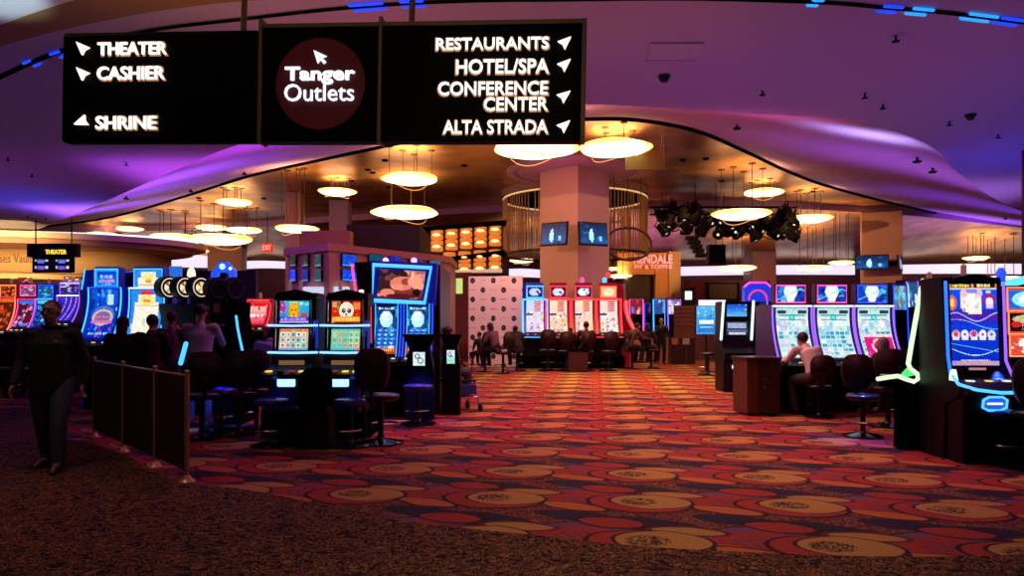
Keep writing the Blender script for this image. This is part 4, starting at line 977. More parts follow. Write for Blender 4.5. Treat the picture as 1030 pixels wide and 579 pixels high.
def cv_bonus(seed):       # right trio main screens
    R = random.Random(seed); c = Canvas(44, 64, (.80, .92, .90)); c.grad(0, 0, 1, .35, (.70, .88, .88), (.93, .98, .95))
    c.rect(.05, .04, .32, .11, (.15, .22, .35)); c.rect(.68, .04, .95, .11, (.15, .22, .35)); c.rect(.08, .13, .9, .15, (.45, .62, .68)); c.rect(.1, .22, .92, .235, (.3, .5, .6)); c.ell(.5, .18, .10, .065, (.10, .72, .75)); c.ell(.5, .18, .05, .03, (.5, .95, .9))
    c.blobs(16, [(.75, .75, .95), (1, .95, .95), (.6, .8, .9)], seed, y0=.25, y1=.5, r=(.04, .08))
    for j in range(6):
        for i in range(6):
            if R.random() < .82: c.rect(.05+i*.155, .45+j*.085, .05+i*.155+.125, .45+j*.085+.065, R.choice([(.30, .75, .85), (.55, .85, .92), (.85, .80, .95), (.95, .97, 1), (.2, .6, .78), (.95, .85, .95)]))
    c.blobs(10, [(.9, .8, 1), (.3, .65, .9), (1, 1, 1)], seed+1, y0=.4, r=(.02, .05)); return c
def cv_bonus_pink():
    c = cv_bonus(9); c.rect(.12, .50, .98, 1, (.92, .08, .50)); c.rect(.12, .50, .98, .56, (1, .85, .85)); c.ell(.55, .75, .26, .16, (1, .8, .9)); c.ell(.55, .75, .19, .115, (.90, .10, .45)); c.ell(.55, .75, .1, .06, (1, .5, .7)); c.blobs(6, [(1, .4, .7), (.8, .02, .4)], 3, x0=.12, y0=.6, r=(.03, .05)); return c
def cv_bonus_top(seed):
    c = Canvas(36, 22, (.05, .25, .75)); c.blobs(16, [(.1, .6, .9), (.02, .1, .5), (.4, .8, 1)], seed, r=(.06, .14)); c.ell(.5, .35, .24, .5, (.93, .98, 1)); c.ell(.5, .75, .15, .3, (1, .97, .95)); c.line(lambda u: .2+.8*np.abs(u-.85), (.5, .9, 1), .03); return c
def cv_center(kind, seed):
    base = {'b': ((.75, .88, 1), (.9, .8, .95)), 'r': ((1, .9, .8), (1, .75, .6)), 'w': ((1, .85, .8), (1, .93, .85))}[kind]
    c = Canvas(26, 46); c.grad(0, 0, 1, 1, *base)
    for j in range(5): c.rect(.45, .03+j*.065, .85, .065+j*.065, (.95, .25, .15) if kind != 'w' else (.9, .1, .2))
    c.blobs(26, [(.95, .9, 1), (.35, .4, .9), (1, .8, .3), (.9, .3, .5), (1, 1, 1)], seed, y0=.35, r=(.04, .10), asp=.6); c.rect(.0, .4, .4, .45, (.2, .2, .5)); return c
def cv_blank_top(seed, col=(1, .95, .9), bg=(.1, .1, .4)):
    c = Canvas(24, 18, bg); c.ell(.5, .5, .36, .36, col); c.blobs(6, [col, bg], seed, .2, .2, .8, .8, r=(.05, .1)); return c
def cv_bigblue():
    c = Canvas(72, 132, (.04, .22, .85)); c.grad(0, .08, 1, 1, (.05, .32, .95), (.02, .15, .75))
    c.rect(0, 0, 1, .075, (.95, .62, .22)); c.rect(.03, .015, .46, .065, (.12, .07, .05)); c.rect(.52, .015, .97, .065, (.12, .07, .06)); c.words(.06, .022, .43, .058, (1, .9, .35), 3); c.words(.58, .022, .86, .058, (1, .95, .6), 4); c.rect(0, .075, 1, .088, (.8, .85, 1))
    c.grad(0, .33, 1, .40, (.05, .2, .8), (.35, .08, .6)); c.grad(0, .40, 1, .52, (.35, .10, .65), (.04, .2, .85))
    c.ell(.04, .25, .10, .09, (.95, .4, .3)); c.ell(.04, .25, .05, .05, (1, .8, .5))
    c.rect(.22, .15, .34, .32, (.98, .92, .95)); c.rect(.32, .13, .66, .36, (1, .97, .96)); c.ell(.30, .14, .08, .05, (1, .75, .8)); c.ell(.62, .13, .08, .05, (.9, .75, .95)); c.rect(.36, .10, .58, .14, (.5, .55, .9)); c.rect(.38, .33, .66, .385, (1, .95, .9)); c.blobs(14, [(.9, .75, .6), (1, .95, .8), (.75, .7, .9)], 5, .26, .15, .64, .34, r=(.015, .03))
    c.ell(.84, .22, .13, .085, (.62, .12, .55)); c.ell(.84, .24, .08, .055, (1, .92, .92)); c.rect(.76, .27, .92, .32, (.95, .75, .9)); c.ell(.82, .12, .06, .02, (.7, .85, 1)); c.line(lambda u: .37+.10*np.sin((u-.1)*3.4)**2, (.75, .70, 1), .007); c.line(lambda u: .45+.11*u-.02*np.sin(u*6), (.45, .7, 1), .006)
    for i, col in enumerate([(.95, .45, .4), (.9, .95, 1), (.85, .3, .6), (1, .95, .95), (.7, .85, .95)]):
        x = .10+i*.19; c.ell(x, .635, .085, .06, (.95, .85, .95)); c.ell(x, .62, .06, .045, col); c.rect(x-.07, .66, x+.07, .695, (.9, .9, 1)); c.ell(x, .63, .025, .018, (.5, .2, .5))
    c.line(lambda u: .80+.08*np.sin(u*3.1), (.75, .9, 1), .005); c.line(lambda u: .84-.10*(1-u), (.4, .75, 1), .004); c.rect(0, .95, 1, 1, (.65, .6, .9)); c.words(.1, .955, .95, .985, (.95, .6, .3), 9); c.words(.2, .93, .8, .945, (.9, .9, 1), 7); return c
def cv_third(kind):
    c = Canvas(34, 24, (.05, .06, .12))
    if kind == 0: c.rect(0, 0, 1, 1, (.1, .4, .9)); c.ell(.62, .5, .5, .42, (.6, .95, 1)); c.ell(.7, .5, .4, .33, (.95, 1, .98))
    if kind == 1: c.rect(.0, .0, 1, 1, (.10, .05, .05)); c.ell(.5, .35, .4, .22, (.8, .75, .55)); c.ell(.2, .6, .13, .16, (.9, .1, .12)); c.words(.35, .6, .95, .72, (.8, .8, .7), 2); c.words(.35, .78, .95, .88, (.75, .6, .4), 6)
    if kind == 2: c.rect(0, 0, 1, 1, (.75, .25, .2)); c.ell(.65, .45, .42, .4, (1, .92, .9)); c.blobs(8, [(.95, .5, .4), (1, .9, .8), (.6, .1, .1)], 4, r=(.04, .08)); 
    c.frame((1, .3, .15), .03, .04); return c

# ---- left wall bank: two tall blue machines --------------------------------------------------
LB = 'tall blue machines on the left'
d = 13
curved_slot('tall blue-lit slot machine with a bell-shaped blue picture, second from the theater board', 107, d, 268, cv_blueswirl(), cv_bluetop(), 34*d/F, Zz(339, d), Zz(291, d), Zz(288.5, d), Zz(271, d), CYANN, BLUEN, BLUEB, group=LB, back=1.0, tw=22*d/F, tneon=CYANN, dep=.32, candle=False)
curved_slot('tall blue-edged slot machine with a bright cream and gold picture', 149, d, 268, cv_goldtemple(), cv_goldtemple(True), 36*d/F, Zz(346, d), Zz(291.5, d), Zz(288.5, d), Zz(271, d), CYANN, PALE, BLUEB, group=LB, back=1.0, tw=27*d/F, tneon=CYANN, dep=.30, framew=1.0, candle=False)
t = thing('side_cabinet', 'blue angled side cabinet left of the two tall blue machines', 'cabinet', (X(89, 13.3), 13.3, 0)); obj('cabinet_body', prism_x(B(), [(-.1, 0), (-.1, Zz(292, d)), (0, Zz(270, d)), (.8, Zz(270, d)), (.8, 0)], -.06, .08, .01), BLUEB, t); obj('edge_light', sweep(B(), [(-.06, -.11, Zz(290, d)), (-.06, -.01, Zz(270, d))], .012, 6), CYANN, t)
t = thing('slot_machine', 'dark blue slot cabinet turned sideways between the tall blue machines', 'slot machine', (X(125, 14), 14.0, 0)); obj('cabinet', box(B(), (-.1, 0, 0), (.16, .9, Zz(272, 14)), .02), mat('navy_body', (.01, .015, .06), .4), t); obj('edge_light', sweep(B(), [(-.1, -.01, Zz(274, 14)), (.16, -.01, Zz(273, 14))], .012, 6), BLUEN, t)

# ---- wheel machines ----------------------------------------------------------------------
def wheel_machine(label, px, d, wy, lit=True, rz=.5, strip=None):
    t = thing('wheel_slot_machine', label, 'slot machine', (X(px, d), d, 0), rz, 'wheel-topped machines on the left')
    H = Zz(304, d); W = .26; r = 11.5*d/F
    obj('cabinet', prism_x(B(), [(-.18, 0), (-.18, .72), (-.34, .80), (-.30, .90), (-.06, 1.05), (0, H-.02), (.5, H-.02), (.5, 0)], -W/2, W/2, .012), BLACK, t)
    wc = Zz(wy, d)-.0
    c = obj('wheel_housing', prism_y(B(), [(r*math.cos(2*PI*k/32), wc+r*math.sin(2*PI*k/32)) for k in range(32)], -.02, .14), BLACK, t)
    if lit:
        bm = B()
        ring = [(r*.78*math.cos(2*PI*k/32), -.035, wc+r*.78*math.sin(2*PI*k/32)) for k in range(33)]
        obj('wheel_ring', sweep(bm, ring, r*.05, 6, cap=False), neon('cream_ring', (1, .80, .55), .8), c)
        cvw = Canvas(24, 24, (.12, .08, .08)); R = random.Random(int(px))
        ang = np.arctan2(cvw.v-.5, cvw.u-.5); rad = np.hypot(cvw.u-.5, cvw.v-.5); k_ = ((ang+PI)/(2*PI)*10).astype(int) % 10
        pal = [(.98, .92, .75), (.55, .35, .2), (.95, .8, .55), (.9, .85, .8), (.3, .2, .2), (1, .95, .85), (.7, .5, .3), (.95, .9, .8), (.8, .65, .4), (.98, .95, .9)]
        for i in range(10): cvw.a[(k_ == i) & (rad < .5)] = pal[i]
        cvw.ell(.5, .5, .12, .12, (.95, .75, .3)); pic(cvw, [(-.025, wc-r*.5), (-.025, wc+r*.5)], 'wheel_face', SCREEN, c, width=r*1.0)
    else:
        obj('wheel_ring', sweep(B(), [(r*.8*math.cos(2*PI*k/32), -.03, wc+r*.8*math.sin(2*PI*k/32)) for k in range(33)], r*.05, 6, cap=False), mat('dim_blue_ring', (.02, .03, .08), .3, 0, (.02, .06, .3), .05), c)
    obj('neck', bx((-.06, .0, H-.04), (.06, .12, wc-r*.9)), BLACK, t)
    cv = Canvas(16, 24, (.32, .2, .17)); cv.words(.1, .02, .9, .10, (.9, .85, .7), 3); cv.grad(.08, .15, .92, .95, (.5, .33, .28), (.22, .12, .12)); pic(cv, [(-.075, 1.08), (-.012, H-.05)], 'glass_panel', TVM, t, width=W*.72)
    if strip: obj('side_light', sweep(B(), [(W/2+.01, -.12, Zz(336, d)), (W/2+.01, -.05, Zz(318, d))], .035, 8), CYANN, t)
    return t
wheel_machine('wheel-topped slot machine nearest the cream and gold machine', 170, 13, 289, True, 1.0, True)
wheel_machine('wheel-topped slot machine with the cream wheel in the middle of the lit three', 185.5, 12.7, 289, True, 1.0, None)
wheel_machine('wheel-topped slot machine in front of the man in the pale shirt', 201.5, 12.4, 289, True, 1.0, True)
wheel_machine('wheel-topped slot machine with an unlit dark wheel under the blue gabled topper', 219, 12.4, 290, False, 1.0)
wheel_machine('wheel-topped slot machine with an unlit dark wheel, last on the right of its row', 236, 12.2, 290, False, 1.0)
t = thing('gabled_topper', 'blue house-shaped lit topper above the dark wheels', 'topper', P(224, 273, 13.4)); kk = 13.4/F
bm = prism_y(B(), [(-12*kk, -8*kk), (-12*kk, -1*kk), (-3*kk, 10*kk), (4*kk, 10*kk), (12*kk, 1*kk), (12*kk, -8*kk), (7*kk, -8*kk), (5*kk, -1*kk), (-5*kk, -1*kk), (-7*kk, -8*kk)], 0, .12); obj('gable', bm, mat('deep_blue_lit', (.02, .05, .3), .3, 0, (.02, .10, 1), .9), t)
obj('emblem', ellipsoid(B(), (0, -.02, 5*kk), (3*kk, .03, 3*kk), 12), neon('emblem_glow', (.4, .75, 1), 1.6), t); obj('emblem', ellipsoid(B(), (8*kk, -.02, 3*kk), (1.6*kk, .03, 1.6*kk), 10), PALE, t); obj('mount', bx((-.05, .02, -2.40), (.05, .1, -1*kk)), BLACK, t)
t = thing('small_screen', 'small blue lit screen above the first cream wheel', 'screen', P(175.5, 273, 13.6)); obj('panel', box(B(), (-.10, 0, -.10), (.12, .06, .10), .01), mat('blue_panel', (.02, .05, .2), .3, 0, (.03, .2, .8), .8), t); obj('mount', bx((-.02, .06, -1.2), (.04, .1, .1)), BLACK, t)
t = thing('lamp', 'cream oval lamp behind the wheel-topped machines', 'lamp', P(192.5, 276, 14)); obj('shade', ellipsoid(B(), (0, 0, 0), (4.2*14/F, .06, 7.5*14/F), 14), neon('cream_lamp', (1, .85, .65), 1.2), t, True); obj('post', sweep(B(), [(0, 0, -.12), (0, 0, -1.3)], .02, 6), BLACK, t)
t = thing('low_wall', 'dark partition with blue glints behind the left machines', 'partition', (X(200, 15.5), 15.5, 0)); obj('partition_body', bx((-2.4, 0, 0), (1.2, .15, Zz(272, 15.5))), mat('navy_partition', (.012, .012, .03), .5), t); obj('edge_strip', bx((-2.4, -.02, Zz(274.5, 15.5)), (-1.0, .0, Zz(272.5, 15.5))), mat('dim_blue_strip', (.02, .05, .2), .4, 0, (.03, .12, .7), .5), t)

# side-on dark machine with cyan edge
t = thing('slot_machine', 'black slot machine seen side-on with a slanting cyan edge light', 'slot machine', (X(226, 10.9), 10.9, 0)); q = 10.9
obj('cabinet', prism_y(B(), [(X(214, q)-t.location.x, 0), (X(214, q)-t.location.x, Zz(303, q)), (X(238, q)-t.location.x, Zz(303, q)), (X(237, q)-t.location.x, Zz(318, q)), (X(246, q)-t.location.x, Zz(362, q)), (X(252, q)-t.location.x, Zz(366, q)), (X(250, q)-t.location.x, Zz(374, q)), (X(242, q)-t.location.x, 0)], 0, .6), BLACKM, t)
obj('edge_light', sweep(B(), [(X(237.8, q)-t.location.x, -.01, Zz(318, q)), (X(239.5, q)-t.location.x, -.01, Zz(331, q)), (X(246.5, q)-t.location.x, -.01, Zz(364, q))], .018, 6), CYANN, t)
obj('maker_badge', bx((-.10, -.005, Zz(328, q)), (.0, 0, Zz(325, q))), mat('grey_badge', (.2, .2, .22), .4), t); obj('notice', bx((X(210, q)-t.location.x+.07, -.006, Zz(314, q)), (X(216.5, q)-t.location.x+.07, 0, Zz(305, q))), mat('mauve_notice', (.35, .2, .22), .6), t)
for nm, px, w_, y0, y1, dd_ in (('machine foot strip, blue glow behind the barrier', 184, 3, 348, 364, 9.9),):
    t = thing('floor_light', 'cyan glowing machine edge low behind the brass post', 'light', P(px, 356, dd_)); obj('tube', sweep(B(), [(-.03, 0, -.12), (.04, 0, .14)], .032, 8), CYANN, t); obj('bracket', bx((-.05, .03, -1.05), (.05, .08, .1)), BLACK, t)

# ---- far left machines ---------------------------------------------------------------
d = 17
def cvr(seed, pal, w=20, h=34):
    c = Canvas(w, h, tuple(v*.4 for v in pal[0])); c.blobs(34, pal, seed, r=(.05, .14), asp=.6); c.rect(0, 0, 1, .12, pal[1]); return c
curved_slot('orange-lit slot machine at the far left edge', 8, d, 285, cvr(1, [(.85, .25, .1), (.9, .4, .15), (.3, .1, .06)]), cvr(2, [(.9, .3, .1), (1, .5, .2)], 20, 12), .42, Zz(330, d), Zz(300, d), Zz(298, d), Zz(287, d), ORN, REDN, REDB, group='far left machines', back=.6)
curved_slot('slot machine with pink and blue lit strips beside the orange one', 28, d, 285, cvr(3, [(.85, .15, .4), (.2, .45, 1), (.95, .8, 1)]), cvr(4, [(.95, .7, .95), (.9, .3, .6)], 20, 12), .42, Zz(328, d), Zz(302, d), Zz(297, d), Zz(287, d), PINKN, REDN, PURB, group='far left machines', back=.6)
curved_slot('slot machine with cyan upper panels just above the walking man', 46, d, 285, cvr(5, [(.1, .4, .9), (.3, .8, 1), (.4, .1, .6)]), cvr(6, [(.3, .85, 1), (.1, .3, .8)], 20, 12), .40, Zz(328, d), Zz(302, d), Zz(299, d), Zz(287, d), BLUEN, CYANN, BLUEB, group='far left machines', back=.6)
c = Canvas(30, 44, (.22, .12, .75)); c.blobs(18, [(.4, .25, .95), (.15, .08, .55)], 5)
for k in (.28, .56, .84): c.line(lambda u: (u-k)*-4+.5, (.9, .75, 1), .06)
curved_slot('purple-blue slot machine with pale vertical arcs behind the walking man', 70, 16, 286, c, cvr(8, [(.5, .3, .95), (.9, .85, 1), (.2, .3, .9)], 24, 12), .50, Zz(322, 16), Zz(301, 17.6), Zz(298, 16), Zz(288, 17.6), VION, PALE, PURB, group='far left machines', back=.6)
for k, (px, py, w_, h_, cc) in enumerate(((24, 281.5, 12, 5, (1, .15, .1)), (73, 281, 18, 6, (1, .55, .4)), (84, 284, 8, 4, (.2, .9, .8)), (3, 296, 8, 3, (1, .3, .2)))):
    t = thing('lit_topper', ['red lit sign strip above the pink and blue machine', 'red and white lit topper right above the purple-blue machine', 'small teal lit strip beside the red and white topper', 'thin red lit strip at the far left edge'][k], 'sign', P(px, py, 17.5)); kq_ = 17.5/F
    cc_ = Canvas(24, 8, tuple(v*.5 for v in cc)); cc_.blobs(12, [cc, (1, .9, .85), (.6, .1, .2)], k, r=(.04, .12)); obj('casing', bx((-w_*kq_/2, 0, -h_*kq_/2), (w_*kq_/2, .1, h_*kq_/2)), BLACK, t); pic(cc_, [(-.005, -h_*kq_/2), (-.005, h_*kq_/2)], 'lit_face', SCREEN, t, width=w_*kq_*.97); obj('mount', bx((-.03, .05, -2), (.03, .1, 0)), BLACK, t)
for k in range(4):
    t = thing('slot_machine', 'dark slot machine with tiny red lights in the dim gap beside the purple-blue machine', 'slot machine', (X(80+k*4.5, 19+k), 19+k, 0), 0, 'dim machines in the gap'); obj('cabinet', prism_x(B(), [(-.3, 0), (-.3, .8), (-.1, 1.0), (0, 2.2), (.4, 2.2), (.4, 0)], -.3, .3, .02), BLACK, t); obj('small_light', ellipsoid(B(), (0, -.1, 1.85), (.04, .03, .04), 8), PINKN, t)
# red machine behind the leaning player
c = Canvas(26, 22, (.9, .15, .15)); c.grad(.08, .1, .92, .9, (1, .75, .7), (.95, .25, .3)); c.words(.15, .4, .85, .55, (1, .95, .9), 4); c.blobs(8, [(1, .5, .4), (.8, .1, .15)], 2, r=(.04, .08))
d = 14.5
curved_slot('red-lit slot machine behind the leaning player, left of the twin machines', 260, d, 300, c, cvr(9, [(.9, .15, .12), (1, .45, .3)], 20, 8), .52, Zz(326, d), Zz(306, d), Zz(305, d), Zz(302, d), REDN, REDN, REDB, back=.5)

# ---- center-left twin dual-screen machines --------------------------------------------
def twin(label, px, cv1, cv2, d, deckcol):
    W = 50*d/F; H = Zz(294, d); t = thing('slot_machine', label, 'slot machine', (X(px, d), d, 0), 0, 'twin two-screen machines')
    zt0, zt1, zb0, zb1 = Zz(324.5, d), Zz(302.5, d), Zz(352, d), Zz(330.5, d)
    prof = [(-.12, 0), (-.12, .62), (-.30, .70), (-.34, .86), (-.30, .90), (-.08, .98), (-.04, zb0-.04), (.02, zb1), (-.0, zt0-.03), (.05, H-.07), (.10, H), (.5, H), (.5, 0)]
    obj('cabinet', prism_x(B(), prof, -W/2+.05, W/2-.05, .015), BLACK, t)
    top = [(-W*.45, H-.07), (-W*.3, H+.0), (0, H+.045), (W*.3, H), (W*.45, H-.07)]; obj('arched_top', prism_y(B(), top, .04, .4), BLACK, t)
    sw = 29*d/F
    pic(cv1, [(-.012, zt0), (.024, zt1)], 'top_screen', SCREEN, t, width=sw); pic(cv2, [(-.052, zb0), (.002, zb1)], 'main_screen', SCREEN, t, width=sw)
    for z in (Zz(327, d), Zz(354, d)): obj('edge_light', sweep(B(), [(-W/2+.01, -.07, z), (0, -.09, z-.006), (W/2-.01, -.07, z)], .017, 6), neon('ice_blue_neon', (.22, .48, 1), 1.9), t)
    for s in (-1, 1): obj('side_rail', sweep(B(), [(s*(sw/2+.05), -.05, Zz(354, d)), (s*(sw/2+.04), -.03, zt1)], .012, 6), CHROME, t)
    obj('back_light', bx((W*.38, .0, Zz(350, d)), (W*.46, .05, Zz(322, d))), mat('dim_blue_glow', (.01, .02, .1), .4, 0, (.01, .06, .7), .5), t)
    dk = obj('button_deck', prism_x(B(), [(-.42, .80), (-.42, .86), (-.30, .91), (-.2, .91), (-.2, .78)], -W/2+.02, W/2-.02, .01), CHAR, t)
    for k, x in enumerate((-.32, -.1, .12, .32)): obj('button', box(B(), (x*W-.035, -.43, .885), (x*W+.035, -.33, .905), .006), [YBUT, mat('dark_button', (.03, .03, .03), .3), DIMRED, YBUT][(k+deckcol) % 4], dk)
    obj('info_display', box(B(), (-W*.25, -.13, .955), (W*.25, -.10, 1.02), .005), mat('mixed_display', (.1, .05, .02), .4, 0, (.5, .25, .1), .35), t)
    obj('belly_light', box(B(), (-.115, -.365, Zz(386.5, d)), (.115, -.33, Zz(375, d)), .02), neon('belly_white_blue', (.36, .62, 1), 1.7), t)
    obj('belly_panel', box(B(), (-.24, -.33, .36), (.24, -.1, .80), .03), CHAR, t)
    for x in (-.12, .03): 
        c = obj('candle_light', lathe(B(), [(.025, 0), (.025, .12), (0, .13)], 12, (x, .2, H+.04)), mat('mauve_candle', (.3, .15, .2), .3, 0, (.6, .3, .4), .25), t)
    return t
twin('two-screen slot machine with a golden idol picture, left of the panda one', 296, cv_egypt(), cv_egypt_low(), 9.65, 0)
twin('two-screen slot machine with a panda picture', 348, cv_panda(), cv_jade(), 9.65, 1)
t = thing('waste_bin', 'glossy black bin standing between the twin two-screen machines', 'bin', (X(317, 8.9), 8.9, 0)); obj('bin_body', box(B(), (-.21, -.18, 0), (.21, .2, .50), .02), BLACK, t); obj('bin_top', prism_x(B(), [(-.14, .50), (-.10, .90), (.18, .95), (.18, .50)], -.17, .17, .02), BLACKM, t)
t = thing('machine_plinth', 'dark pedestal under the twin two-screen machines', 'base', (X(322, 9.9), 9.9, 0)); obj('pedestal', box(B(), (-.72, -.25, 0), (.72, .5, .36), .01), BLACKM, t)
for s in (0, 1):
    t = thing('red_trim_post', ['thin red-lit post at the right side of the panda machine', 'small white lamp on top of the panda machine'][s], ['post', 'lamp'][s], P(*((374, 322, 9.9) if s == 0 else (363.5, 294, 10.0))))
    if s == 0: obj('post_tube', sweep(B(), [(-.01, 0, -.3), (-.015, 0, .18)], .012, 6), neon('rose_strip', (.9, .06, .12), .9), t); obj('post_body', bx((-.03, .02, -1.5), (.02, .1, .2)), BLACK, t)
    else: obj('lamp_glass', lathe(B(), [(.03, -.03), (.035, .03), (.0, .04)], 12), PALE, t); obj('stem', sweep(B(), [(0, 0, -.03), (0, 0, -.2)], .02, 6), BLACK, t)
t = thing('pink_neon_sign_edge', 'slanted hot pink neon strip left of the big blue-framed screen', 'neon', P(356.5, 279, 11.5)); obj('tube', sweep(B(), [(-.035, 0, .20), (-.02, 0, .05), (.03, 0, -.28)], .02, 6), PINKN, t); obj('bracket', prism_y(B(), [(.0, .24), (.26, .24), (.26, -.3), (.07, -.3)], .0, .1), BLACK, t); obj('stand', bx((.1, .02, -2.1), (.2, .1, -.3)), BLACK, t)

# ---- blue double machine with big upper screen ---------------------------------------
d = 12.0
for k, (px, lab) in enumerate(((389.5, 'curved blue slot machine under the left half of the big framed screen'), (421, 'curved blue slot machine under the right half of the big framed screen'))):
    W = 31*d/F; t = thing('slot_machine', lab, 'slot machine', (X(px, d), d, 0), 0, 'blue pair under the big framed screen')
    z0, z1 = Zz(355, d), Zz(308, d); cur = jcurve(z0-.04, z1+.04, .26)
    obj('cabinet', prism_x(B(), [(-.14, 0), (-.14, z0-.25), (-.28, z0-.07)] + [(y+.02, z) for y, z in cur] + [(.05, z1+.05), (.9, z1+.05), (.9, 0)], -W/2, W/2, .01), BLACK, t)
    pic(cv_icequeen(3+k), [(y-.004, z) for y, z in jcurve(z0, z1, .26)], 'main_screen', SCREEN, t, width=W*.70)
    for s in (-1, 1): obj('edge_light', sweep(B(), [(s*(W/2-.02), y-.012, z) for y, z in cur], .012, 6), BLUEN, t); obj('inner_edge_light', sweep(B(), [(s*(W/2-.07), y-.005, z) for y, z in cur], .006, 5), CYANN, t)
    deck_part(t, W, z0-.05, .26, None)
t = thing('overhead_screen', 'big tilted picture screen in a thick cyan neon frame above the blue pair', 'screen', (X(403, d), d-.05, 0)); x0 = t.location.x
fr = [(371, 303.5), (429, 306), (436, 266.5), (375, 264)]
fr = [(X(a, d)-x0, Zz(b, d)) for a, b in ((373.5, 302), (427.5, 304.5), (434, 269.5), (376.5, 266.5))]
obj('screen_body', prism_y(B(), [(X(a, d)-x0, Zz(b, d)) for a, b in ((369, 306), (437, 307), (440, 265), (371, 262))], .02, .35), BLUEB, t)
obj('neon_frame', sweep(B(), [(x, -.01, z) for x, z in fr+fr[:1]], .034, 8, cap=False), neon('thick_cyan_neon', (.06, .45, 1), 1.6), t)
cv = cv_sleeper(); bm = B(); cl = bm.loops.layers.float_color.new('Col')
cn = [Vector((X(a, d)-x0, .012, Zz(b, d))) for a, b in ((379.5, 299), (424.5, 301), (428.5, 273), (382.5, 270.5))]
vs = [[bm.verts.new((cn[3].lerp(cn[2], i/cv.w)).lerp(cn[0].lerp(cn[1], i/cv.w), j/cv.h)) for i in range(cv.w+1)] for j in range(cv.h+1)]
for j in range(cv.h):
    for i in range(cv.w):
        f = bm.faces.new((vs[j+1][i], vs[j+1][i+1], vs[j][i+1], vs[j][i]))
        for l in f.loops: l[cl] = (*lin(cv.a[j, i]), 1)
me = bpy.data.meshes.new('picture'); bm.to_mesh(me); bm.free(); me.materials.append(SCREEN); link(bpy.data.objects.new('picture', me), t)
obj('support', bx((-.42, .1, Zz(320, d)), (.42, .35, Zz(303, d))), BLACK, t)
obj('side_wing', bx((X(437.5, d)-x0, .3, .0), (X(447, d+1)-x0, 2.3, Zz(268, d+.6))), mat('blue_black_side', (.008, .010, .03), .4), t)
for px in (388, 416.5): 
    tt = thing('small_spotlight', 'violet-white light spot on top of the big framed screen, %s one' % ('left' if px < 400 else 'right'), 'lamp', P(px, 262, 12.1)); obj('bulb', ellipsoid(B(), (0, 0, 0), (.05, .05, .05), 10), neon('violet_spot', (.8, .3, 1), 2.5), tt); obj('stem', sweep(B(), [(0, .0, -.05), (0, .1, -.1)], .02, 6), BLACK, tt)
# low black pedestals with lit panels
for k, (px, py, lab, g_) in enumerate(((421.5, 360, 'black waisted ticket pedestal with a white lit number panel', 1), (453.5, 358, 'narrow black ticket pedestal with a white and green lit panel', 2))):
    d = 11.4+k*.6; t = thing('ticket_pedestal', lab, 'pedestal', (X(px, d), d, 0)); w_ = (.22, .15)[k]; zt = Zz(336, d); zm = Zz(py-9, d); zb = Zz(py+10, d)
    obj('pedestal_body', prism_y(B(), [(-w_, 0), (-w_, zb), (-w_*.7, zm+.02), (-w_*1.2, zt), (w_*1.2, zt), (w_*.7, zm+.02), (w_, zb), (w_, 0)], 0, .25), BLACK, t)
    c = Canvas(16, 22, (.85, .93, .97)); c.ell(.35, .3, .22, .2, (.35, .4, .45)); c.ell(.35, .3, .12, .12, (.9, .95, .95)); c.ell(.62, .62, .24, .25, (.4, .45, .5)); c.ell(.62, .62, .14, .14, (.95, 1, 1)) 
    if k: c.rect(0, .55, 1, 1, (.6, .9, .8))
    pic(c, [(-.01, Zz(py+7.5, d)), (-.01, Zz(py-6, d))], 'lit_panel', SCREEN, t, width=(12, 8)[k]*d/F)

# ---- centre bank of tall machines around the column ------------------------------------
d = 24.6; g_ = 'tall neon-edged machines in front of the salmon column'; W = 25*d/F
spec = [(538, 'b', CYANN, BLUEB, 'cyan-edged tall slot machine at the left end of the bank under the salmon column', 0), (561.5, 'r', REDN, REDB, 'red-edged tall slot machine next to the cyan-edged one', 0), (587, 'r', REDN, REDB, 'red-edged tall slot machine in the middle behind the man in red', 0), (612, 'w', REDN, REDB, 'red-edged tall slot machine at the right end with the palest screen', 0)]
for k, (px, kd, nn, bd, lab, rz) in enumerate(spec):
    curved_slot(lab, px, d, 284, cv_center(kd, 20+k), cv_blank_top(k, [(.8, .85, 1), (.85, .9, 1), (1, 1, 1), (1, .95, .8)][k], [(.02, .15, .5), (.4, .02, .2), (.1, .1, .3), (1, .7, .4)][k]), W, Zz(333.5, d), Zz(302, d), Zz(299, d), Zz(288, d), nn, nn, bd, rz, g_, .36, W*.62, .9, deck_neon=nn, er=.036, candle=False, framew=.80)
for s, px, nn, bd in ((-1, 522.5, CYANN, BLUEB), (1, 628, REDN, REDB)):
    t = thing('slot_machine', ('cyan-edged machine seen edge-on at the left end of the bank', 'pink-red machine seen edge-on at the right end of the bank')[s > 0], 'slot machine', (X(px, d+.8), d+.8, 0), s*1.25, g_)
    H = Zz(284, d); cur = jcurve(Zz(333, d), Zz(302, d), .36); obj('cabinet', prism_x(B(), [(-.2, 0), (-.2, 1.0)] + [(y+.02, z) for y, z in cur] + [(.0, H), (.7, H), (.7, 0)], -.25, .25, .02), bd, t)
    pic(cv_center('w' if s > 0 else 'b', 31+s), [(y-.005, z) for y, z in cur], 'main_screen', SCREEN, t, width=.34)
    for q in (-1, 1): obj('edge_light', sweep(B(), [(q*.24, y-.02, z) for y, z in cur], .036, 6), nn, t)
for k, (px, py) in enumerate(((585.5, 282), (608, 282), (612, 277))):
    t = thing('candle_lamp', ['red glowing lamp on top of the middle red-edged machine', 'blue and white glowing lamp on top of the right red-edged machine', 'red glowing lamp behind the right red-edged machine'][k], 'lamp', P(px, py, d+.2)); obj('glass', lathe(B(), [(.07, -.08), (.08, .06), (0, .12)], 12), [PINKN, CYANN, REDN][k], t); obj('stem', sweep(B(), [(0, 0, -.08), (0, 0, -.25)], .03, 6), BLACK, t)
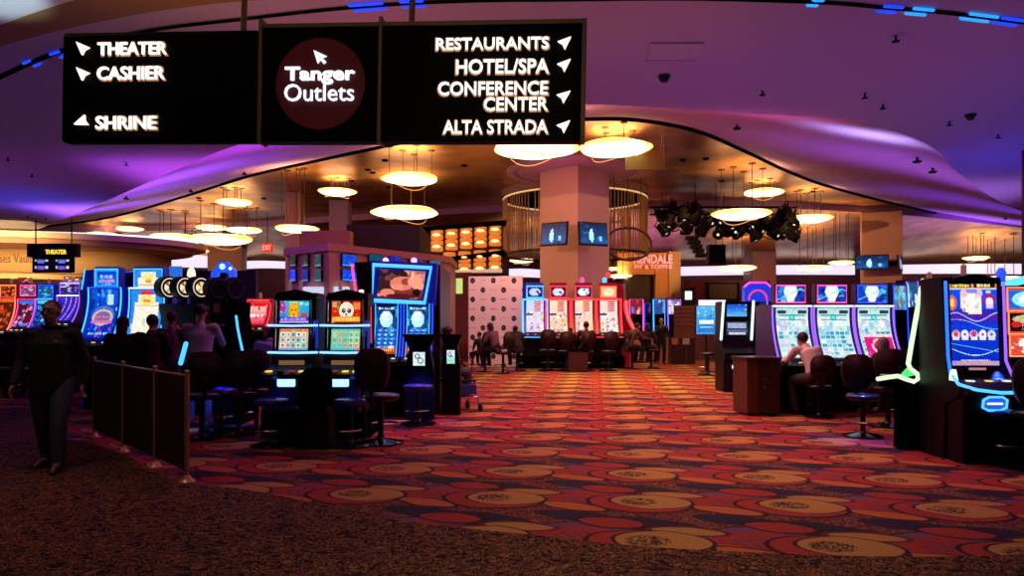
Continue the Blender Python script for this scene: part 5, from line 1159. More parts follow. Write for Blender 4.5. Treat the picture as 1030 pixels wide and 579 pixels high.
t = thing('machine_plinth', 'long black carpeted base under the tall machines by the salmon column', 'base', (X(575, d), d, 0)); obj('plinth', box(B(), (-1.8, -.25, 0), (1.75, .42, .42), .02), BLACKM, t)

# ---- small far machines --------------------------------------------------------------
def small_slot(label, px, d, topy, w_px, pal, nn, seed, group, boty=None):
    W = w_px*d/F; H = Zz(topy, d); t = thing('slot_machine', label, 'slot machine', (X(px, d), d, 0), 0, group)
    zm = EYE-.45
    obj('cabinet', prism_x(B(), [(-.2, 0), (-.2, .7), (-.35, .8), (-.1, .95), (0, H-.02), (.1, H), (.5, H), (.5, 0)], -W/2, W/2, .02), BLACK, t)
    c = Canvas(16, 26, tuple(v*.5 for v in pal[0])); c.blobs(26, pal, seed, r=(.06, .16), asp=.6); pic(c, [(-.085, 1.05), (-.01, H-.08)], 'screen', SCREEN, t, width=W*.78)
    q = [(-W*.45, -.10, 1.03), (-W*.45, -.02, H-.05), (W*.45, -.02, H-.05), (W*.45, -.10, 1.03)]; obj('edge_light', sweep(B(), q, .02*d/22, 6), nn, t)
    return t
g_ = 'small far machines left of the host stand'
PK, BL, WH = [(1, .35, .6), (.9, .2, .3), (1, .8, .9)], [(.3, .6, 1), (.7, .85, 1), (.2, .3, .9)], [(1, 1, 1), (.6, .6, 1), (.9, .5, 1)]
small_slot('far red-topped slot machine beside the red end of the column bank', 640, 33, 300, 15, [(1, .25, .3), (.3, .5, 1), (1, .8, .8)], PINKN, 1, g_)
small_slot('far dark blue slot machine in the row left of the host stand', 653, 34, 304, 11, [(.1, .1, .3), (.4, .2, .5), (.1, .3, .5)], BLUEN, 2, g_)
small_slot('far blue-white slot machine below the small televisions, left one', 663, 33, 300, 13, BL, CYANN, 3, g_); small_slot('far white-lilac slot machine below the small televisions, right one', 678, 32.5, 300, 14, WH, VION, 4, g_)
g2 = 'blue machines behind the purple trio'
small_slot('blue-white slot machine just right of the purple-edged trio', 905, 17, 284, 15, [(.85, .95, 1), (.2, .35, .9), (.3, .8, 1)], BLUEN, 6, g2); small_slot('blue slot machine with a pale top in the gap left of the white-green neon outline', 917, 18.5, 281, 13, [(.3, .7, 1), (.9, .95, 1), (.1, .2, .7)], VION, 7, g2)
small_slot('dim slot machine glowing white behind the black side-on cabinet', 946, 14, 296, 10, [(.9, .95, 1), (1, .9, .8), (.2, .2, .5)], BLUEN, 9, g2)
t = thing('arched_topper', 'blue arched lit topper with a magenta rim left of the purple trio', 'topper', (X(762, 17.6), 17.6, 0)); kk = 17.6/F
pts = [(-13*kk, Zz(303, 17.6)), (-13*kk, Zz(288, 17.6)), (-8*kk, Zz(284, 17.6)), (8*kk, Zz(284, 17.6)), (13*kk, Zz(288, 17.6)), (13*kk, Zz(303, 17.6))]; obj('arch', prism_y(B(), pts, 0, .2), mat('royal_blue_lit', (.02, .04, .3), .3, 0, (.01, .05, .9), .8), t); obj('rim_light', sweep(B(), [(x, -.02, z) for x, z in pts[1:5]], .025, 6), neon('magenta_rim', (1, .05, .5), 1.6), t)
obj('inner_arch', sweep(B(), [(9*kk*math.cos(a), -.03, Zz(301, 17.6)+9*kk*math.sin(a)) for a in [PI*k/12 for k in range(13)]], .02, 5), REDN, t); obj('cabinet', box(B(), (-.3, .05, 0), (.35, .6, Zz(303, 17.6)), .02), BLACK, t)

# ---- lottery style machine with two white light bars ---------------------------------------
d = 16.2; t = thing('ticket_machine', 'black upright ticket machine with two glowing white side bars and a blue screen', 'ticket machine', (X(741, d), d, 0)); k_ = d/F; W = 34*k_
H = Zz(303, d)
obj('cabinet', prism_x(B(), [(-.2, 0), (-.2, .68), (-.32, .78), (-.30, .86), (-.08, .98), (0, 1.25), (0, H), (.5, H), (.5, 0)], -W/2+.03, W/2-.02, .02), BLACK, t)
cv = Canvas(26, 16); cv.grad(0, 0, 1, 1, (.05, .3, .85), (.4, .75, .95)); cv.blobs(8, [(.6, .9, .9), (.05, .2, .7)], 2, x0=.5); pic(cv, [(-.01, Zz(318, d)), (-.01, Zz(306, d))], 'top_screen', SCREEN, t, width=20*k_)
cv = Canvas(26, 18, (.12, .14, .22)); cv.rect(.06, .1, .94, .5, (.55, .6, .72)); cv.rect(.04, .62, .96, .72, (.35, .35, .6)); cv.rect(.1, .78, .9, .95, (.7, .72, .8)); pic(cv, [(-.04, Zz(337, d)), (-.01, Zz(323, d))], 'main_screen', TVM, t, width=22*k_)
for x0_, x1_ in ((-16.5, -13.5), (14, 16.5)): obj('light_bar', sweep(B(), [(x0_*k_, -.06, Zz(341, d)), (x1_*k_, -.03, Zz(303, d))], .03, 8), neon('mint_white', (.72, 1, .95), 1.3), t)
obj('lower_body', box(B(), (-.32, -.22, 0), (.30, .0, .66), .03), CHAR, t)
lg = obj('logo', ellipsoid(B(), (-.01, -.235, Zz(362, d)), (.07, .015, .08), 14), neon('teal_white_logo', (.65, .9, .95), 1.3), t); obj('logo_lettering', bx((-.17, -.235, Zz(370, d)), (.15, -.222, Zz(366.5, d))), MATS['teal_white_logo'], t); obj('lower_badge', bx((-.06, -.23, Zz(388, d)), (.08, -.222, Zz(386.5, d))), mat('dim_teal', (.05, .2, .2), .4, 0, (.1, .5, .5), .5), t)
tt = thing('slot_machine', 'dark blue-violet slot cabinet edge right of the ticket machine', 'slot machine', (X(771, 14.6), 14.6, 0)); cur = jcurve(.78, 1.93, .2); obj('cabinet', prism_x(B(), [(-.1, 0)]+[(y+.02, z) for y, z in cur]+[(.4, 1.93), (.4, 0)], -.02, .14, .02), BLACK, tt); obj('edge_light', sweep(B(), [(.0, y, z) for y, z in cur], .016, 6), VION, tt)
obj('arm_light', sweep(B(), [(-.22, -.1, .70), (-.20, -.12, .9), (-.14, -.05, 1.02), (-.0, 0, 1.05)], .02, 6), mat('dim_lilac', (.1, .1, .2), .4, 0, (.3, .3, .6), .5), tt)
t = thing('lit_header', 'white-violet lit header strip left of the ticket machine', 'sign', P(719, 304.5, 20)); obj('strip', box(B(), (-.42, 0, -.07), (.3, .1, .08), .01), neon('white_violet', (.75, .65, 1), 1.5), t); obj('mount', bx((.24, .03, -2.05), (.28, .1, -.05)), BLACK, t)

# ---- right trio of purple-edged machines -------------------------------------------------
d = 12.6; g_ = 'purple-edged trio on the right'
for k, (px, cvm, lab) in enumerate(((796.5, cv_bonus(4), 'purple-edged slot machine at the left of the trio, in front of the man in white'), (838, cv_bonus(7), 'purple-edged slot machine in the middle of the trio'), (878.5, cv_bonus_pink(), 'purple-edged slot machine at the right of the trio with a hot pink panel on screen'))):
    curved_slot(lab, px-1, d, 285, cvm, cv_bonus_top(k), 40.5*d/F, Zz(362, d)+.06, Zz(309.5, d), Zz(303.5, d), Zz(287.5, d), VION, PALE, PURB, 0, g_, .34, 28*d/F, .8, tneon=[PINKN, PINKN, BLUEN][k], er=.017, candle=False, framew=.92)
# ---- side-on machine with white-green neon outline -----------------------------------------
d = 8.6; t = thing('slot_machine', 'black side-on slot machine outlined by a white-green neon tube', 'slot machine', (X(930, d), d, 0), -.52); ox = t.location.x
sp = lambda px, py: (X(px, d)-ox, Zz(py, d))
obj('cabinet', prism_y(B(), [sp(*q) for q in ((928, 281), (947, 284), (949, 452), (902, 452), (903, 392), (889, 390), (889, 380), (905, 380), (916, 372), (920, 340))], .03, .62), BLACKM, t)
nx = [(928, 283), (926, 300), (923, 320), (919, 345), (915.5, 368), (918, 372), (924, 377), (925, 383), (918, 384), (909, 379), (900, 380), (888, 382.5)]
nx = [(928.5, 282), (925.5, 300), (922, 322), (918.5, 345), (915.5, 366), (917.5, 371), (923.5, 376), (924.5, 381), (920.5, 384), (913, 381.5), (906, 378.8), (898, 380.3), (888, 382.5)]
obj('neon_outline', sweep(B(), [(sp(*q)[0], .0, sp(*q)[1]) for q in nx], .026, 8), WHN, t)
obj('green_button', prism_y(B(), [sp(*q) for q in ((908, 378), (914, 370.5), (921, 377.5), (914, 379.5))], .0, .04), GRN, t)
obj('panel_glow', bx((sp(890, 0)[0], .0, sp(0, 379)[1]), (sp(905, 0)[0], .03, sp(0, 377.5)[1])), mat('dim_white', (.2, .2, .2), .4, 0, (.5, .5, .6), .4), t)
c_ = obj('candle_light', lathe(B(), [(.03, 0), (.03, .1), (0, .12)], 12, (sp(934, 0)[0], .3, Zz(282, d))), mat('smoked_candle', (.15, .05, .05), .3), t)
# ---- big portrait screen machine ---------------------------------------------------------
d = 8.15; t = thing('slot_machine', 'big portrait-screen slot machine with blue picture and cyan neon deck edge', 'slot machine', (X(978.5, d), d, 0)); k_ = d/F; W = 60*k_; H = Zz(281, d)
z0, z1 = Zz(367, d), Zz(283.5, d)
obj('cabinet', prism_x(B(), [(-.02, 0), (-.02, .62), (-.30, .72), (-.34, .82), (-.10, .90), (-.04, z0), (.02, z1+.05), (.07, H+.03), (.5, H+.03), (.5, 0)], -W/2, W/2, .012), BLACK, t)
obj('arched_top', prism_y(B(), [(-W*.48, H-.05), (-W*.3, H+.02), (0, H+.06), (W*.3, H+.03), (W*.48, H-.05)], -.02, .3), BLACK, t)
pic(cv_bigblue(), [(-.055, z0), (.0, z1)], 'main_screen', SCREEN, t, width=47*k_)
obj('edge_light', sweep(B(), [(-W/2+.01, -.03, H-.03), (-W/2+.015, -.07, z0+.1), (-W/2+.01, -.12, Zz(374, d))], .017, 8), neon('azure_neon', (.02, .16, 1), 1.7), t)
obj('edge_light', sweep(B(), [(W/2-.01, -.03, H-.05), (W/2-.01, -.07, z0+.05), (W/2+.03, -.16, .86), (W/2+.14, -.30, .80)], .015, 8), VION, t)
obj('corner_lamp', prism_y(B(), [(-W/2-.005, .88), (-W/2+.05, .88), (-W/2+.025, 1.0), (-W/2+.0, .98)], -.20, -.12), PALE, t)
dk = obj('button_deck', prism_x(B(), [(-.42, .74), (-.43, .80), (-.30, .87), (-.12, .90), (-.12, .70)], -W/2+.02, W/2+.02, .01), CHAR, t)
for x, m, r_ in ((-.18, BUT, .05), (.02, YBUT, .045), (.21, BUT, .05)): obj('button', lathe(B(), [(r_, 0), (r_*.9, .012), (0, .015)], 18, (x, -.24, .875)), m, dk)
obj('neon_trim', sweep(B(), [(-W/2-.01, -.20, .93), (-W/2-.01, -.30, .85), (-W/2+.08, -.46, .805), (0, -.475, .775), (W/2+.03, -.47, .78)], .018, 8), CYANN, t)
hx = [(-.03, .69), (.03, .72), (.17, .72), (.22, .69), (.21, .61), (.15, .58), (.02, .58), (-.04, .61)]
obj('neon_badge', sweep(B(), [(x-.09, -.375, z) for x, z in hx+hx[:1]], .013, 6, cap=False), CYANN, t); obj('badge_plate', prism_y(B(), [(x-.09, z) for x, z in hx], -.37, -.33), mat('badge_blue', (.02, .08, .4), .3, 0, (.02, .12, .8), .8), t); obj('badge_bar', bx((-.08, -.385, .64), (.08, -.37, .66)), PALE, t)
obj('lower_body', box(B(), (-W/2+.02, -.34, 0), (W/2+.02, -.0, .74), .02), BLACK, t)
obj('screen_badge', bx((-.08, -.075, z0-.05), (.10, -.06, z0-.025)), mat('rose_badge', (.6, .3, .3), .4, 0, (.9, .4, .4), .5), t)
c_ = obj('candle_light', lathe(B(), [(.03, 0), (.03, .12), (0, .14)], 12, (.02, .2, H+.05)), MATS['smoked_candle'], t)
# ---- right edge three-screen machine ---------------------------------------------------
d = 9.4; t = thing('slot_machine', 'slot machine with three orange-framed screens stacked at the right edge', 'slot machine', (X(1031, d), d, 0)); k_ = d/F; W = 42*k_; H = Zz(287, d)
obj('cabinet', prism_x(B(), [(-.1, 0), (-.1, .7), (-.35, .8), (-.3, .88), (-.05, .98), (.02, H), (.5, H), (.5, 0)], -W/2, W/2, .015), BLACK, t)
for k, (a, b) in enumerate(((311, 291), (334, 314), (356, 337))):
    y_ = -.03+.02*k if 0 else -.055+(.025*(2-k)); z0, z1 = Zz(a, d), Zz(b, d); pic(cv_third(k), [(y_-.02, z0), (y_-.005, z1)], 'screen', SCREENHI if k == 2 else SCREEN, t, width=W*.88)
    q = [(-W*.46, y_-.03, z0-.02), (-W*.46, y_-.02, z1+.02), (W*.46, y_-.02, z1+.02), (W*.46, y_-.03, z0-.02), (-W*.46, y_-.03, z0-.02)]; obj('edge_light', sweep(B(), q, .011, 6), ORN, t)
deck_part(t, W, .92, .2, DIMRED)
tt = thing('lit_topper', 'cyan-blue lit topper above the three-screen machine', 'topper', P(1015, 283, 9.8)); obj('swoosh', prism_y(B(), [(-.28, -.02), (-.1, .0), (.35, .10), (.35, .0), (-.05, -.09), (-.28, -.10)], 0, .1), neon('cyan_topper', (.12, .6, 1), 1.5), tt); obj('lamp_cup', lathe(B(), [(.05, -.05), (.06, .08), (.03, .14)], 12, (-.12, -.02, .04)), BLUEN, tt); obj('mount', bx((-.1, .1, -.8), (.3, .14, .02)), BLACK, tt)

# ================================================================== chairs
def disc_base(t, r=.27):
    obj('base', lathe(B(), [(r, 0), (r, .02), (r*.75, .035), (.06, .06), (.045, .08)], 28), mat('dark_gloss_base', (.02, .02, .025), .15, .6), t)
def make_chair(name, label, seat_h=.58, back=True, bm_=MAROON, sm_=VINYL):
    t = thing(name, label, 'chair')
    disc_base(t); obj('post', lathe(B(), [(.045, .06), (.035, .12), (.035, seat_h-.08), (.09, seat_h-.07)], 16), CHAR, t)
    obj('seat', lathe(B(), [(.0, seat_h-.075), (.18, seat_h-.07), (.225, seat_h-.04), (.225, seat_h-.01), (.20, seat_h+.01), (.10, seat_h+.02), (0, seat_h+.022)], 28), sm_, t, True)
    obj('footrest', sweep(B(), [(.17*math.cos(a), -.10+.17*math.sin(a), .22) for a in [PI+PI*k/12 for k in range(13)]], .012, 6), CHROME, t)
    if back:
        pts = []
        for k in range(40):
            a = 2*PI*k/40; c_, s_ = math.cos(a), math.sin(a)
            x = abs(c_)**.5*(1 if c_ > 0 else -1)*.215*(1-.22*(s_ < 0)*abs(s_)-.14*(s_ > 0)*abs(s_)**3); z = abs(s_)**.62*(1 if s_ > 0 else -1)*.25
            pts.append((x, seat_h+.31+z))
        bm = prism_y(B(), pts, .18, .255); es = [e for e in bm.edges if len(e.link_faces) == 2 and any(len(f.verts) > 6 for f in e.link_faces)]
        bmesh.ops.bevel(bm, geom=es, offset=.022, segments=3, affect='EDGES'); obj('backrest', bm, bm_, t, True)
        obj('back_bracket', sweep(B(), [(0, .12, seat_h-.05), (0, .24, seat_h-.03), (0, .26, seat_h+.2)], .028, 8), CHAR, t)
    return t
chair0 = make_chair('casino_chair', '', back=True); stool0 = make_chair('casino_stool', '', back=False, sm_=mat('blue_reflection_vinyl', (.015, .04, .40), .15)); used = {}  # blue screen reflection put into the stool seat colour
def place(proto, label, px, d, rz, group, sc=1):
    if proto.name not in used: used[proto.name] = 1; o = proto
    else: o = copy_tree(proto)
    o.location = (X(px, d), d, 0); o.rotation_euler = (0, 0, rz); o.scale = (sc,)*3
    o['label'] = label; o['group'] = group; o['category'] = 'chair' if proto is chair0 else 'stool'; return o
G1 = 'high-backed casino chairs'; G2 = 'casino stools'
# rz = 0: sitter looks to -y ; PI: sitter looks away from us
place(chair0, 'maroon-backed chair in front of the panda machine, back to us', 383, 9.2, PI-.3, G1, 1.05)
place(chair0, 'dark maroon chair under the man in the white shirt', 824, 11.75, PI-.1, G1, .88)
place(chair0, 'dark chair with its back to the pink-panelled purple machine, blue-lit seat rim', 868, 9.75, -.1, G1, .95)
place(chair0, 'chair at the lower right edge in front of the three-screen machine', 1037, 7.6, PI-.35, G1, 1.02)
place(chair0, 'chair whose back glows violet behind the man in the pale shirt', 203, 9.6, PI+.55, G1, 1.0)
place(chair0, 'dark maroon chair between the black side-on machine and the twin machines, left one', 240, 9.9, PI+.5, G1)
place(chair0, 'dark maroon chair under the leaning player beside the twin machines', 258, 10.4, PI+.2, G1)
place(chair0, 'chair beside the pedestal with the white lit number panel', 440, 12.5, PI-.6, G1)
place(chair0, 'maroon chair standing alone left of the ticket machine', 712, 21.4, -PI/2-.2, G1, 1.1)
place(chair0, 'maroon chair in front of the first red-edged machine', 551, 23.3, PI, G1, 1.15)
for k, (px, lab) in enumerate(((520, 'chair at the cyan-edged tall machine'), (569, 'empty chair between the first and middle red-edged machines'), (590, 'chair under the man in red at the middle red-edged machine'), (612, 'chair at the palest red-edged tall machine'))): place(chair0, lab, px, 23.2, PI+.1*k, G1, 1.1)
place(chair0, 'chair of the seated person nearest the standing man', 655, 24.4, PI/2+.3, G1, 1.1); place(chair0, 'chair of the person sitting right beside the column bank', 636, 24.2, PI/2+.5, G1, 1.1)
place(chair0, 'chair of the seated person in front of the dotted banner', 506, 22.2, PI+.9, G1, 1.1); place(chair0, 'dark chair left of the seated person at the dotted banner', 488, 22.8, PI+.6, G1, 1.1)
place(chair0, 'dark red chair at the far left edge of the floor', 6, 15.2, PI-.2, G1); place(chair0, 'dark chair behind the walking man by the pink and blue machine', 24, 15.0, PI-.2, G1)
place(chair0, 'chair under the seated player with long dark hair', 121, 11.9, PI+.1, G1); place(chair0, 'chair under the player in the black shirt', 150, 11.7, PI+.1, G1)
place(chair0, 'dark chair behind the big portrait-screen machine player spot', 893, 10.7, PI-.3, G1)
place(stool0, 'backless stool with a bright blue-lit seat in front of the blue pair', 420.5, 10.95, 0, G2, 1.0)
place(stool0, 'backless stool with a blue-lit seat below the black side-on machine', 222, 10.3, 0, G2, 1.0)
place(stool0, 'dark backless stool in front of the golden idol machine', 274, 9.0, 0, G2, .98)
place(stool0, 'dark backless stool in front of the panda machine, next to the bin', 352, 9.0, 0, G2, .98)
place(stool0, 'blue-lit stool seat at the right edge beside the big portrait machine', 1006, 7.9, 0, G2, .98)
# added spots above the seats, tinting them blue like screen reflections
for k, (px, d, z) in enumerate(((421, 11.15, .98), (222, 10.5, .98), (868, 9.6, .98), (1005, 8.05, .98), (354, 9.2, .86), (276, 9.2, .86))):
    l = bpy.data.lights.new('seat_blue_fill', 'SPOT'); l.color = (.05, .12, 1); l.energy = 75 if k < 4 else 12; l.shadow_soft_size = .03; l.spot_size = 1.6; l.spot_blend = .8
    o = bpy.data.objects.new('seat_blue_fill', l); COL.objects.link(o); o.location = (X(px, d), d, z)

# ================================================================== furniture and barrier
pts = [(X(95, 9.65), 9.65), (X(124, 8.55), 8.55), (X(156, 7.66), 7.66), (X(188, 6.94), 6.94)]
t = thing('crowd_barrier', 'low dark three-panel barrier with four brass posts beside the walkway', 'barrier', (pts[0][0], pts[0][1], 0)); ox, oy = pts[0]
PANM = mat('dark_brown_panel', (.035, .018, .016), .5)
for x, y in pts:
    p_ = obj('post', sweep(B(), [(x-ox, y-oy, .03), (x-ox, y-oy, 1.04)], .022, 12), BRASS, t); obj('post_cap', ellipsoid(B(), (x-ox, y-oy, 1.045), (.026, .026, .02), 10), BRASS, p_)
    b_ = obj('foot', lathe(B(), [(.075, .0), (.075, .012), (.05, .035), (.026, .07)], 20, (x-ox, y-oy, 0)), BRASS, t)
for (xa, ya_), (xb, yb_) in zip(pts, pts[1:]):
    v = Vector((xb-xa, yb_-ya_)); L_ = v.length; v.normalize(); o = obj('panel', box(B(), (.03, -.012, .11), (L_-.03, .012, 1.0), .005), PANM, t); o.location = (xa-ox, ya_-oy, 0); o.rotation_euler = (0, 0, math.atan2(v.y, v.x))
    o = obj('top_rail', box(B(), (.02, -.014, 1.0), (L_-.02, .014, 1.015)), BRASS, t); o.location = (xa-ox, ya_-oy, 0); o.rotation_euler = (0, 0, math.atan2(v.y, v.x))
d = 12.2; t = thing('waste_cabinet', 'brown wooden bin cabinet between the ticket machine and the man in white', 'bin', (X(761, d), d, 0), .12)
WD = mat('brown_veneer', (.13, .045, .022), .4, bump=(12, .1)); obj('cabinet_body', box(B(), (-.28, -.26, .03), (.28, .3, .9), .012), WD, t); obj('top', box(B(), (-.30, -.28, .9), (.30, .32, .95), .01), mat('dark_top', (.05, .03, .03), .3), t); obj('door', box(B(), (-.1, -.275, .06), (.27, -.262, .88), .004), mat('dark_wood', (.05, .02, .012), .4), t); obj('handle', sweep(B(), [(.0, -.29, .45), (.0, -.29, .6)], .01, 6), CHROME, t)
# rollator
d = 12.6; t = thing('rollator', 'chrome wheeled walker standing right of the narrow ticket pedestal', 'walker', (X(466, d), d, 0), .5)
for x in (-.2, .2):
    obj('side_frame', sweep(B(), [(x, .25, .06), (x, .10, .55), (x, .08, .86), (x, .22, .92)], .014, 8), CHROME, t); obj('front_tube', sweep(B(), [(x, -.25, .06), (x, .05, .6)], .014, 8), CHROME, t)
    for y in (-.25, .25): w_ = obj('wheel', lathe(B(), [(.04, -.015), (.07, -.01), (.07, .01), (.04, .015)], 18), BLACK, t); w_.rotation_euler = (0, PI/2, 0); w_.location = (x, y, .072)
obj('seat', box(B(), (-.2, -.12, .50), (.2, .12, .53), .01), BLACK, t); obj('basket', box(B(), (-.16, -.2, .3), (.16, .0, .46), .01), mat('blue_bag', (.03, .05, .30), .6), t); obj('crossbar', sweep(B(), [(-.2, -.15, .25), (.2, -.15, .25)], .01, 6), CHROME, t)
t = thing('waste_bin', 'dark red low cabinet between the chairs of the column bank', 'bin', (X(581, 23.0), 22.9, 0)); obj('bin_body', box(B(), (-.3, -.2, 0), (.3, .2, .62), .02), mat('dim_red_brown', (.06, .012, .01), .5), t); obj('bin_top', box(B(), (-.31, -.21, .62), (.31, .21, .66), .01), BLACKM, t)

# ================================================================== people
SKIN = mat('skin', (.45, .22, .15), .5); SKIND = mat('skin_dark', (.28, .13, .09), .5); HAIRD = mat('dark_hair', (.02, .012, .01), .6); HAIRG = mat('grey_hair', (.32, .28, .24), .7); SHOE = mat('shoe_leather', (.015, .013, .012), .4); EYEW = mat('eye_white', (.6, .58, .55), .3); EYED = mat('eye_dark', (.02, .01, .01), .3); LIP = mat('lips', (.32, .10, .09), .5)
def remesh(bm, vox):
    me = bpy.data.meshes.new('tmp'); bmesh.ops.recalc_face_normals(bm, faces=bm.faces); bm.to_mesh(me); bm.free()
    o = bpy.data.objects.new('tmp', me); COL.objects.link(o)
    r = o.modifiers.new('r', 'REMESH'); r.mode = 'VOXEL'; r.voxel_size = vox
    s = o.modifiers.new('s', 'SMOOTH'); s.factor = .5; s.iterations = 3
    dg = bpy.context.evaluated_depsgraph_get(); out = bpy.data.meshes.new_from_object(o.evaluated_get(dg))
    bpy.data.objects.remove(o); bpy.data.meshes.remove(me)
    for p in out.polygons: p.use_smooth = True
    return out
def mpart(name, me, m, parent): me.materials.clear(); me.materials.append(m); me.name = name; return link(bpy.data.objects.new(name, me), parent)
def J_stand(lean=0, step=.0, arms='side', twist=0):
    j = {}
    j['pel'] = Vector((0, 0, .94)); j['waist'] = Vector((0, -.02-lean*.3, 1.12)); j['chest'] = Vector((0, -.01-lean*.7, 1.30)); j['neck'] = Vector((0, -lean, 1.47)); j['head'] = Vector((0, -.02-lean*1.15, 1.63-abs(lean)*.1))
    for s, n in ((-1, 'L'), (1, 'R')):
        st = step*s
        j['hip'+n] = Vector((s*.10, 0, .91)); j['knee'+n] = Vector((s*.11, -.03-st*.5, .50)); j['ank'+n] = Vector((s*.12, .03-st, .09)); j['toe'+n] = Vector((s*.15, -.14-st, .035))
        j['sh'+n] = Vector((s*.195, -lean*.95, 1.41))
        if arms == 'side': j['el'+n] = Vector((s*.26, .02+st*.3-lean*.8, 1.13)); j['wr'+n] = Vector((s*.25, -.06+st*.7-lean, .88))
        elif arms == 'front': j['el'+n] = Vector((s*.25, -.05-lean, 1.15)); j['wr'+n] = Vector((s*.05, -.22-lean, 1.16+.03*s))
        elif arms == 'reach': j['el'+n] = Vector((s*.24, -.20-lean, 1.18)); j['wr'+n] = Vector((s*.18, -.42-lean, 1.12))
        elif arms == 'face': j['el'+n] = Vector((s*.24, -.10, 1.16)); j['wr'+n] = Vector((s*.08, -.18, 1.40))
    return j
def J_sit(sh=.58, lean=.08, reach='lap', tuck=.0):
    j = {}
    j['pel'] = Vector((0, 0, sh+.11)); j['waist'] = Vector((0, -.01-lean*.3, sh+.29)); j['chest'] = Vector((0, -.02-lean*.75, sh+.46)); j['neck'] = Vector((0, -.01-lean*1.25, sh+.62-abs(lean)*.25)); j['head'] = Vector((0, -.04-lean*1.7, sh+.77-abs(lean)*.5))
    for s, n in ((-1, 'L'), (1, 'R')):
        j['hip'+n] = Vector((s*.10, 0, sh+.09)); j['knee'+n] = Vector((s*.15, -.43, sh+.04)); j['ank'+n] = Vector((s*.13, -.36+tuck, .24 if sh > .5 else .10)); j['toe'+n] = Vector((s*.14, -.54+tuck, .20 if sh > .5 else .045))
        j['sh'+n] = Vector((s*.19, -.02-lean*1.15, sh+.56-abs(lean)*.22))
        if reach == 'lap': j['el'+n] = Vector((s*.26, -.05-lean, sh+.32)); j['wr'+n] = Vector((s*.14, -.25-lean, sh+.22))
        elif reach == 'deck': j['el'+n] = Vector((s*.26, -.18-lean, sh+.34)); j['wr'+n] = Vector((s*.20, -.42-lean, sh+.33))
        elif reach == 'one': j['el'+n] = Vector((s*.26, (-.18 if s < 0 else -.05)-lean, sh+.33)); j['wr'+n] = Vector((s*.20, (-.42 if s < 0 else -.22)-lean, sh+(.34 if s < 0 else .2)))
    return j
